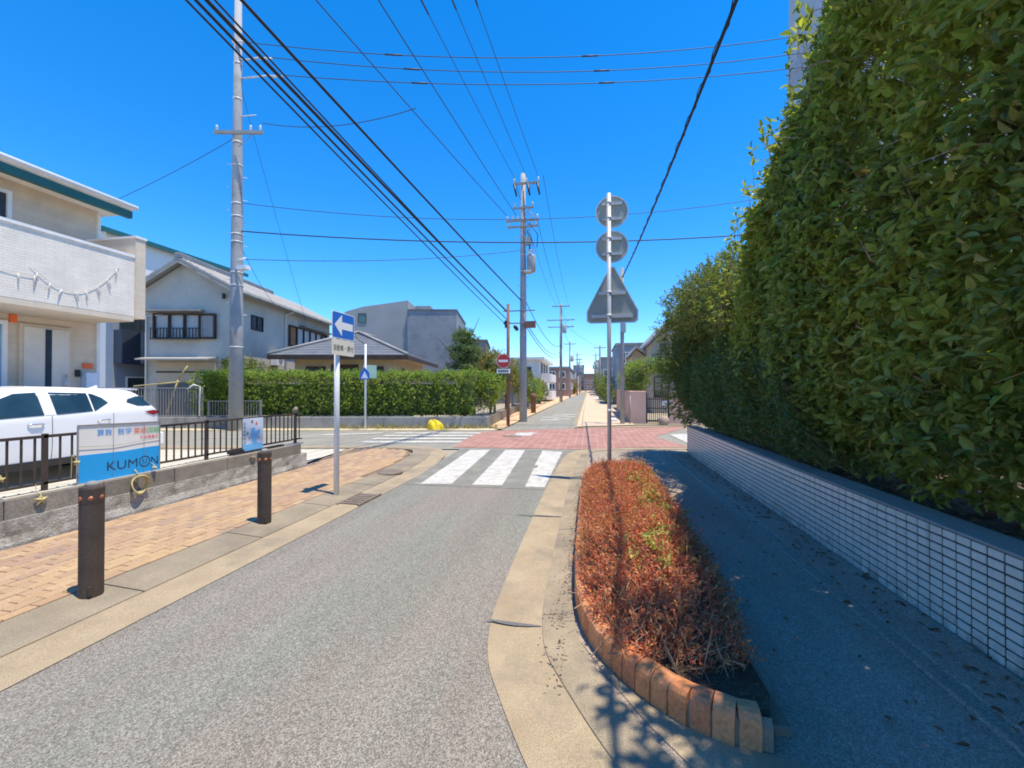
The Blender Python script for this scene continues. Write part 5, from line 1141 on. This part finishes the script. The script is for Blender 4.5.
# ---- ribbed pale building above the hedge
rbm = siding_mat('ribbed_metal', (.40, .42, .44), (.43, .45, .47), .12, 40., .012, .6, .8, 'XZ')
rb_ = thing('ribbed_building', 'tall pale grey ribbed-metal building rising behind the tall hedge', 'building', (12, 20, 0))
m = MB(); m.prism([(10.65, 0), (19, 0), (19, 24), (11.3, 24), (11.2, 17.8), (10.65, 16.3)], lambda a, b, d: (a, d, b), 19.5, 27); m.build('wall', rbm, rb_)
m = MB()
for k in range(16): m.box(10.7+k*.19, 10.74+k*.19, 19.46, 19.5, .2, 16.2 if k < 3 else 23.9)
m.build('wall_ribs', 'apt_grey', rb_)

# ================================================================ PLOT WALL, FENCE, LONG HEDGE
pw = sk('plot_wall', 'low grey concrete base wall running under the grey fence and the long hedge', 'wall')
m = MB()
s_ = -28
while s_ < .1:
    m.box(s_+.006, min(s_+1.99, .25), 0, .18, -.02, .47, .015); s_ += 2
m.build('wall_panels', 'conc_grey', pw, local=True)
m = MB(); m.prism([(0.07, .18), (.25, .18), (1.9, 13), (1.72, 13)], lambda a, b, d: (a, b, d), -.02, .45); m.build('street_panel', 'kerb', pw, local=True)
pfn = sk('plot_fence', 'light grey metal fence with taller gate panel beside the thick utility pole', 'fence')
def bars(t, a0, a1, z0, z1, step=.11, mat='grey_metal', tt=.09):
    for z in (z0, z1-.04): MB().box(a0, a1, tt-.018, tt+.018, z, z+.04).build('rail', mat, t, local=True)
    me = MB().box(-.011, .011, -.011, .011, 0, z1-z0-.06).mesh('bar'); a = a0+step/2
    while a < a1: link('bar', me, mat, t, (a, tt, z0+.035)); a += step
    for a in (a0, a1): MB().box(a-.03, a+.03, tt-.03, tt+.03, .45, z1+.03).build('post', mat, t, local=True)
bars(pfn, -11.1, -9.0, .50, 1.13); bars(pfn, -16.5, -11.35, .50, 1.66)
MB().tube([(-11.9, .0, 1.6), (-11.6, -.05, 1.78), (-11.4, 0, 1.7), (-11.4, 0, .5)], .03, 8).build('gate_handle_post', 'white_metal', pfn, local=True)
# small plants behind the fence and a yellow play bar
yb = MB()
for p, q in (((-15.4, 1.6, 1.72), (-12.6, 1.3, 1.95)), ((-13.9, 1.5, .5), (-13.4, 1.5, 2.0)), ((-13.4, 1.5, 2.0), (-13.0, 1.5, 2.6))): yb.tube([skw(*p), skw(*q)], .032, 8)
tag(yb.build('climbing_bars', 'rope'), 'faded yellow climbing bars standing behind the grey plot fence', 'play equipment')
def sampler_line(pts, w, z0, z1, nz=1.):
    def f(n):
        seg = [math.dist(a, b) for a, b in zip(pts[:-1], pts[1:])]; ks = rng.choice(len(seg), n, p=np.array(seg)/sum(seg)); u = rng.uniform(0, 1, n)
        A = np.array(pts)[ks]; B = np.array(pts)[ks+1]; c = A+(B-A)*u[:, None]; d = unit(np.c_[B-A]); nr = np.stack([d[:, 1], -d[:, 0]], 1)
        top = rng.uniform(0, 1, n) < .35; al = c[:, 0]*1.3+c[:, 1]*.7
        v = np.where(top, rng.uniform(-1, 1, n), np.where(rng.uniform(0, 1, n) < .8, 1., -1.))*w*(1+.30*wob(al*1.4, u*0+1, 1.3))
        zt = z1+.14*wob(al*1.1, al*0, 1., 1.)+.07*wob(al*3.7, al*0)
        z = np.where(top, zt-.05-.15*(v/w)**2, z0+(zt-z0)*rng.uniform(0, 1, n)); v = v*np.where(z < z0+.35, .8, 1.)
        P = np.stack([c[:, 0]+nr[:, 0]*v, c[:, 1]+nr[:, 1]*v, z], 1)-0; P[:, :2] -= nr*np.abs(rng.normal(0, .1, n))[:, None]*np.sign(v)[:, None]
        return P, unit(np.stack([nr[:, 0]*np.sign(v)*.7, nr[:, 1]*np.sign(v)*.7, np.where(top, .9, .1)], 1)+rng.normal(0, .35, (n, 3)))
    return f
def line_core(pts, w, z0, z1, mat):
    def f(t):
        m = MB()
        for a, b in zip(pts[:-1], pts[1:]):
            a, b = Vector(a), Vector(b); d = (b-a).normalized(); nr = Vector((d.y, -d.x))*w; m.prism([tuple(a+nr), tuple(b+nr), tuple(b-nr), tuple(a-nr)], lambda p, q, dd: (p, q, dd), z0, z1)
        m.build('blocking_core', mat, t)
    return f
hp = [skw(-11.9, .85, 0)[:2], skw(-.35, .85, 0)[:2]]
bushy('long_hedge', 'long lime-green sunlit hedge above the grey base wall across the side street', 'hedge', skw(-6, .85, .45), line_core(hp, .2, .5, 1.8, 'leaf_dark'), sampler_line(hp, .58, .5, 2.22), 'leaf_lime', 6500, 7, .24, .085, .5, small=True, limb=.005, trunk=trunks([skw(s_, .85, .1)+(1.9,) for s_ in range(-11, 0)], .03))
# dark railing showing in front of the hedge foot
hr = sk('hedge_railing', 'thin black railing along the foot of the long green hedge', 'fence')
for z in (.52, 1.15): MB().box(-8.9, .0, .40, .43, z, z+.03).build('rail', 'black_plastic', hr, local=True)
bme = MB().box(-.008, .008, -.008, .008, 0, .76).mesh('bar'); a = -8.85
while a < .0: link('bar', bme, 'black_plastic', hr, (a, .415, .40)); a += .12
sr = sk('street_railing', 'black railing on the low wall along the far left footway', 'fence')
for z in (.55, 1.45): MB().tube([(.2, .3, z), (1.8, 12.8, z)], .02, 6).build('rail', 'black_plastic', sr, local=True)
for k in range(62): f_ = k/61; link('bar', MB().box(-.01, .01, -.01, .01, 0, 1.).mesh('bar') if k == 0 else _bm, 'black_plastic', sr, (.2+1.6*f_, .3+12.5*f_, .48)); _bm = sr.children[-1].data
# bushes and trees behind the hedge corner
def tree(name, label, x, y, blobs, leaf, nsh, L, tr=.08, zt=None, small=True, per=7, slen=.2, Wd=.5, group=None):
    zt = zt or max(b[2] for b in blobs)
    o = bushy(name, label, 'tree', (x, y, .0), blob_core(blobs, 'leaf_dark', .6), blob_samp(blobs), leaf, nsh, per, slen, L, Wd, small=small, limb=.004, trunk=trunks([(x, y, -.02, zt)], tr))
    if group: o['group'] = group
    return o
pb = []
px_, py_ = -6.9, 23.2
for k, (z, r) in enumerate(((2.3, 1.0), (2.85, 1.05), (3.35, 1.0), (3.85, .95), (4.3, .82), (4.72, .62))):
    for j in range(3): a = j*2.1+k*1.1; pb.append((px_+r*.42*math.cos(a), py_+r*.42*math.sin(a), z+.06*math.sin(a*3), r*.62, r*.62, .22))
tree('cloud_pruned_pine', 'cloud-pruned dark green tree in layered pads beside the concrete house', px_, py_, pb, 'leaf_pine', 2600, .11, .1, 4.6, per=8, slen=.12, Wd=.22)
tree('yellowing_tree', 'bushy tree with yellowing leaves beyond the hedge corner', -5.4, 24.2, [(-5.4, 24.2, 2.9, 1.0, 1.0, .8), (-5.9, 24.6, 3.4, .7, .7, .5), (-4.8, 24.0, 2.3, .8, .8, .8)], 'leaf_yellow', 900, .1)
tree('corner_bush', 'tall lime-green bush at the end of the long hedge', -4.6, 19.6, [(-4.75, 19.2, 1.5, .6, .7, .8), (-4.6, 20.2, 1.7, .55, .6, .6), (-5.2, 19.2, 1.7, .7, .6, .7)], 'leaf_lime', 1500, .085)
tree('street_tree', 'green tree beyond the black railing before the dark grey house', -5.4, 27.5, [(-5.3, 27.5, 2.6, 1.2, 1.2, .9), (-4.7, 29.0, 2.2, .9, 1., .9), (-5.8, 26.2, 3.1, .8, .8, .7)], 'leaf_far', 1300, .1)
tree('street_tree', 'yellow-green bush beside the mid pole along the far footway', -4.4, 33, [(-4.6, 33, 1.5, .9, 1.6, 1.1), (-4.7, 36, 1.4, .8, 1.2, .9)], 'leaf_lime', 900, .1)
tree('street_tree', 'dark green bush before the white apartment house', -5.0, 43.5, [(-5.2, 43.5, 1.2, 1., 1.5, 1.), (-5.0, 42, 1.8, .7, .8, .7)], 'leaf_far', 700, .12)
tree('garden_shrub', 'small dark shrub above the hedge at the corner of the gabled house', -16.3, 18.0, [(-16.3, 17.8, 2.55, .75, .7, .5), (-15.6, 17.9, 2.4, .6, .6, .4)], 'leaf_far', 650, .09)
tree('small_round_bush', 'low clipped green bush beside the grey plot fence and thick pole', -15.1, 15.6, [(-15.2, 15.6, 1.7, .8, .5, .45)], 'leaf_lime', 500, .08)
tree('garden_tree', 'lime-green tree spreading over the pink wall beside the iron gate', 2.6, 23.5, [(2.35, 23.4, 2.3, .75, .8, .75), (3.3, 22.6, 2.75, 1.1, .7, .32), (4.1, 22.6, 2.7, .9, .6, .32), (2.3, 24.5, 2.0, .6, 1., .9)], 'leaf_lime', 1900, .08)
tree('far_bush', 'green bushes by the distant pole on the right footway', 1.9, 50, [(1.9, 50, 1.6, .7, 3., 1.5), (1.8, 44, 1.2, .6, 2., 1.1), (1.7, 58, 1.7, .7, 3, 1.4)], 'leaf_far', 1300, .13)
tree('far_tree', 'dark tree far down the right footway', 1.5, 85, [(1.8, 85, 2.6, 1., 3., 2.2)], 'leaf_far', 500, .2)
tree('far_tree', 'reddish leaved trees far down the left footway', -3.9, 112, [(-3.9, 112, 2.2, .8, 4, 1.8), (-3.6, 104, 1.6, .6, 3, 1.2)], 'leaf_yellow', 500, .2)
# hedge-foot weeds, yellow net
n = 500; k = rng.uniform(-6, .6, n); base = np.array([skw(a, -.12-abs(b)*.1, 0) for a, b in zip(k, rng.normal(0, 1, n))])
V, F = quad_geo(base, unit(rng.normal(size=(n, 3))*[.5, .5, .2]+[0, 0, 1.]), unit(rng.normal(size=(n, 3))), rng.uniform(.1, .3, n), np.full(n, .03)); tag(npmesh('weeds', V, F, 'grass'), 'dry weeds along the foot of the grey base wall', 'weeds', kind='stuff')
vs = []; cx_, cy_ = -6.0, 16.05
for b in np.linspace(0, 1.45, 7):
    for a in np.linspace(0, 6.283, 16, endpoint=False):
        rr = 1+.22*math.sin(3*a+b*2)+.12*math.sin(7*a); vs.append((cx_+.30*math.cos(a)*math.cos(b)*rr+.12*b*.5*-1, .05+cy_+.17*math.sin(a)*math.cos(b)*rr, .02+.36*math.sin(b)**.8*(1+.12*math.sin(5*a))))
m = MB(); m.add(vs, [(i*16+q, i*16+(q+1) % 16, (i+1)*16+(q+1) % 16, (i+1)*16+q) for i in range(6) for q in range(16)]+[tuple(6*16+q for q in range(16))]); tag(m.build('yellow_net', 'yellow'), 'crumpled yellow net heaped against the base wall of the long hedge', 'net')
vs = [skw(s_, -.2, z) for s_, z in ()]
# brown stub bollard on the far footway
fb_ = MB(); fb_.lathe(-3.55, 27.2, [(.16, .03), (.16, .95), (.2, 1.0), (.2, 1.2), (.1, 1.3)], 14); tag(fb_.build('stub_post', 'rust_metal'), 'thick reddish-brown post on the far left footway', 'post')
gr = thing('garden_railing', 'pale grey railing and wall along the far left footway past the mid pole', 'fence', (-5.2, 40, 0))
m = MB(); m.box(-5.5, -5.2, 30, 47, 0, .5); m.build('base', 'conc_grey', gr)
for k in range(40): m = MB(); m.box(-5.42, -5.38, 30+k*.42, 30.05+k*.42, .5, 1.35); m.build('bar', 'grey_metal', gr)
MB().box(-5.43, -5.37, 30, 47, 1.35, 1.42).build('rail', 'grey_metal', gr)

# ================================================================ CAR (tail towards the crossing)
ca = thing('white_car', 'white hatchback parked in the lot before the white house', 'car', (-10.05, 5.5, .03))
YT = 8.0   # tail; r = distance forward from the tail (towards -Y)
def top_z(r): return float(np.interp(r, [0, .06, .2, .30, .62, .9, 1.4, 2.1, 2.7, 3.15, 3.6, 4.1, 4.3], [.86, 1.12, 1.2, 1.29, 1.585, 1.615, 1.645, 1.66, 1.6, 1.36, 1.08, .96, .72]))
def half_w(r, z):
    w = np.interp(r, [0, .1, .3, .7, 1.4, 3.3, 4.0, 4.3], [.60, .72, .81, .875, .90, .90, .82, .62])
    belt = np.interp(r, [0, .6, 2.0, 3.2], [1.20, 1.21, 1.165, 1.10])
    if z > belt: w = w-(z-belt)*.50-(max(0, z-1.52))**1.5*2.4
    elif z < .55: w = w-(.55-z)*.12
    else: w = w-.022*(1-abs((z-.86)/.31))*0+.012*math.sin((z-.55)/(belt-.55)*math.pi)
    return max(.2, float(w))
rs = [0, .03, .08, .14, .2, .26, .32, .42, .55, .68, .82, 1., 1.25, 1.5, 1.8, 2.1, 2.4, 2.7, 2.95, 3.15, 3.4, 3.7, 4.0, 4.2, 4.3]; nz = 22
vs = []; CXc = -10.05
for r in rs:
    tz = top_z(r); zb = .30 if .12 < r < 4.15 else .42
    zs = [zb+(tz-zb)*k/(nz-1) for k in range(nz)]
    vs += [(CXc+half_w(r, z), YT-r, z) for z in zs]+[(CXc+half_w(r, tz)*f_, YT-r, tz+.02*(1-f_*f_)) for f_ in (.7, .35, 0, -.35, -.7)]+[(CXc-half_w(r, z), YT-r, z) for z in zs[::-1]]
wd = nz*2+5; fs = [(i*wd+k, i*wd+k+1, (i+1)*wd+k+1, (i+1)*wd+k) for i in range(len(rs)-1) for k in range(wd-1)]+[tuple(range(wd)), tuple((len(rs)-1)*wd+k for k in range(wd))[::-1]]
m = MB(); m.add(vs, fs, True); body = m.build('body', 'carpaint', ca)
def side_panel(pts, mat, name, off=.008, n=10, parent=ca, sgn=1):
    """polygon in (r,z) laid on the car side, triangulated on a fine grid"""
    P2 = [Vector((a, b, 0)) for a, b in pts]
    bm = bmesh.new(); f_ = bm.faces.new([bm.verts.new((a, b, 0)) for a, b in pts]); bmesh.ops.triangulate(bm, faces=[f_])
    bmesh.ops.subdivide_edges(bm, edges=bm.edges[:], cuts=4, use_grid_fill=True)
    mm = MB(); bm.verts.ensure_lookup_table(); mm.add([(CXc+sgn*(half_w(v.co.x, v.co.y)+off), YT-v.co.x, v.co.y) for v in bm.verts], [tuple(v.index for v in f.verts) for f in bm.faces], True); bm.free()
    return mm.build(name, mat, parent)
for sg in (1, -1):
    side_panel([(1.16, 1.36), (1.42, 1.22), (1.44, 1.215), (1.44, 1.545), (1.38, 1.53), (1.25, 1.46)], 'glass_teal', 'quarter_window', sgn=sg)
    side_panel([(1.47, 1.21), (2.03, 1.185), (2.03, 1.57), (1.47, 1.55)], 'glass_teal', 'rear_door_window', sgn=sg)
    side_panel([(2.20, 1.18), (3.05, 1.14), (2.75, 1.44), (2.5, 1.55), (2.20, 1.57)], 'glass_teal', 'front_door_window', sgn=sg)
    side_panel([(2.045, 1.185), (2.185, 1.18), (2.185, 1.57), (2.045, 1.57)], 'carpaint', 'pillar_trim', .006, sgn=sg)
    side_panel([(.30, 1.275), (.62, 1.28), (.82, 1.36), (.78, 1.42), (.6, 1.47), (.5, 1.475)], 'glass_teal', 'rear_side_glass', sgn=sg)
    side_panel([(.05, 1.10), (.28, 1.07), (.50, 1.15), (.30, 1.175), (.1, 1.16)], 'tail', 'tail_lamp', .012, sgn=sg)
    side_panel([(.2, .30), (4.1, .30), (4.1, .42), (.2, .42)], 'black_plastic', 'sill', .012, sgn=sg)
    for r in (1.30, 2.33):
        mm = MB(); x_ = CXc+sg*(half_w(r, 1.03)+.03); mm.tube([(x_-.02*sg, YT-r+.11, 1.03), (x_, YT-r+.07, 1.035), (x_, YT-r-.07, 1.035), (x_-.02*sg, YT-r-.11, 1.03)], .014, 6); mm.build('door_handle', 'chrome', ca)
    for r in (1.12, 2.10):
        pts = [(CXc+sg*(half_w(r, z)+.004), YT-r-(.0 if r > 2 else max(0, (.75-z))*.0), z) for z in np.linspace(.42, 1.16, 9)]; MB().tube(pts, .004, 4).build('door_gap', 'black_plastic', ca)
    for r in (.78, 3.42):
        mm = MB(); xo = CXc+sg*.80; mm.tube([(xo-.1*sg, YT-r, .345), (xo+.095*sg, YT-r, .345)], .325, 24); wl = mm.build('wheel', 'tyre', ca)
        mm = MB(); mm.tube([(xo+.08*sg, YT-r, .345), (xo+.105*sg, YT-r, .345)], .215, 20); mm.build('rim', 'chrome', wl)
        for k in range(10): a = k*.628; mm = MB(); mm.tube([(xo+.112*sg, YT-r+.04*math.cos(a), .345+.04*math.sin(a)), (xo+.108*sg, YT-r+.2*math.cos(a), .345+.2*math.sin(a))], .016, 5); mm.build('spoke', 'steel', wl)
        arc = [(xo+sg*(half_w(r, .6)-.78), YT-r+.37*math.cos(a), .345+.37*math.sin(a)) for a in np.linspace(-.1, math.pi+.1, 16)]; MB().tube(arc, .03, 6).build('wheel_arch', 'black_plastic', ca)
mm = MB(); hw0, hw1 = half_w(.56, 1.5)-.06, half_w(.31, 1.28)-.06
mm.add([(CXc-hw0, YT-.53, 1.545), (CXc+hw0, YT-.53, 1.545), (CXc+hw1, YT-.285, 1.305), (CXc-hw1, YT-.285, 1.305)], [(0, 1, 2, 3)]); mm.build('rear_window', 'glass_teal', ca, fix=False)
mm = MB(); mm.prism([(.40, 1.60), (.68, 1.61), (.68, 1.64), (.40, 1.625)], lambda a, b, d: (CXc+d, YT-a, b), -.55, .55); mm.build('spoiler', 'carpaint', ca)
mm = MB(); mm.tube([(CXc+.5, YT-.52, 1.6), (CXc+.56, YT-.28, 1.31)], .012, 6); mm.build('hatch_edge', 'carpaint', ca)
mm = MB(); mm.add([(CXc-.02, YT-.95, 1.63), (CXc+.02, YT-.95, 1.63), (CXc, YT-.75, 1.63), (CXc, YT-.78, 1.71)], [(0, 1, 3), (1, 2, 3), (2, 0, 3)]); mm.build('antenna_fin', 'carpaint', ca)
mm = MB(); mm.box(CXc-.7, CXc+.7, YT-.02, YT+.05, .42, .68, .03); mm.build('bumper', 'carpaint', ca)
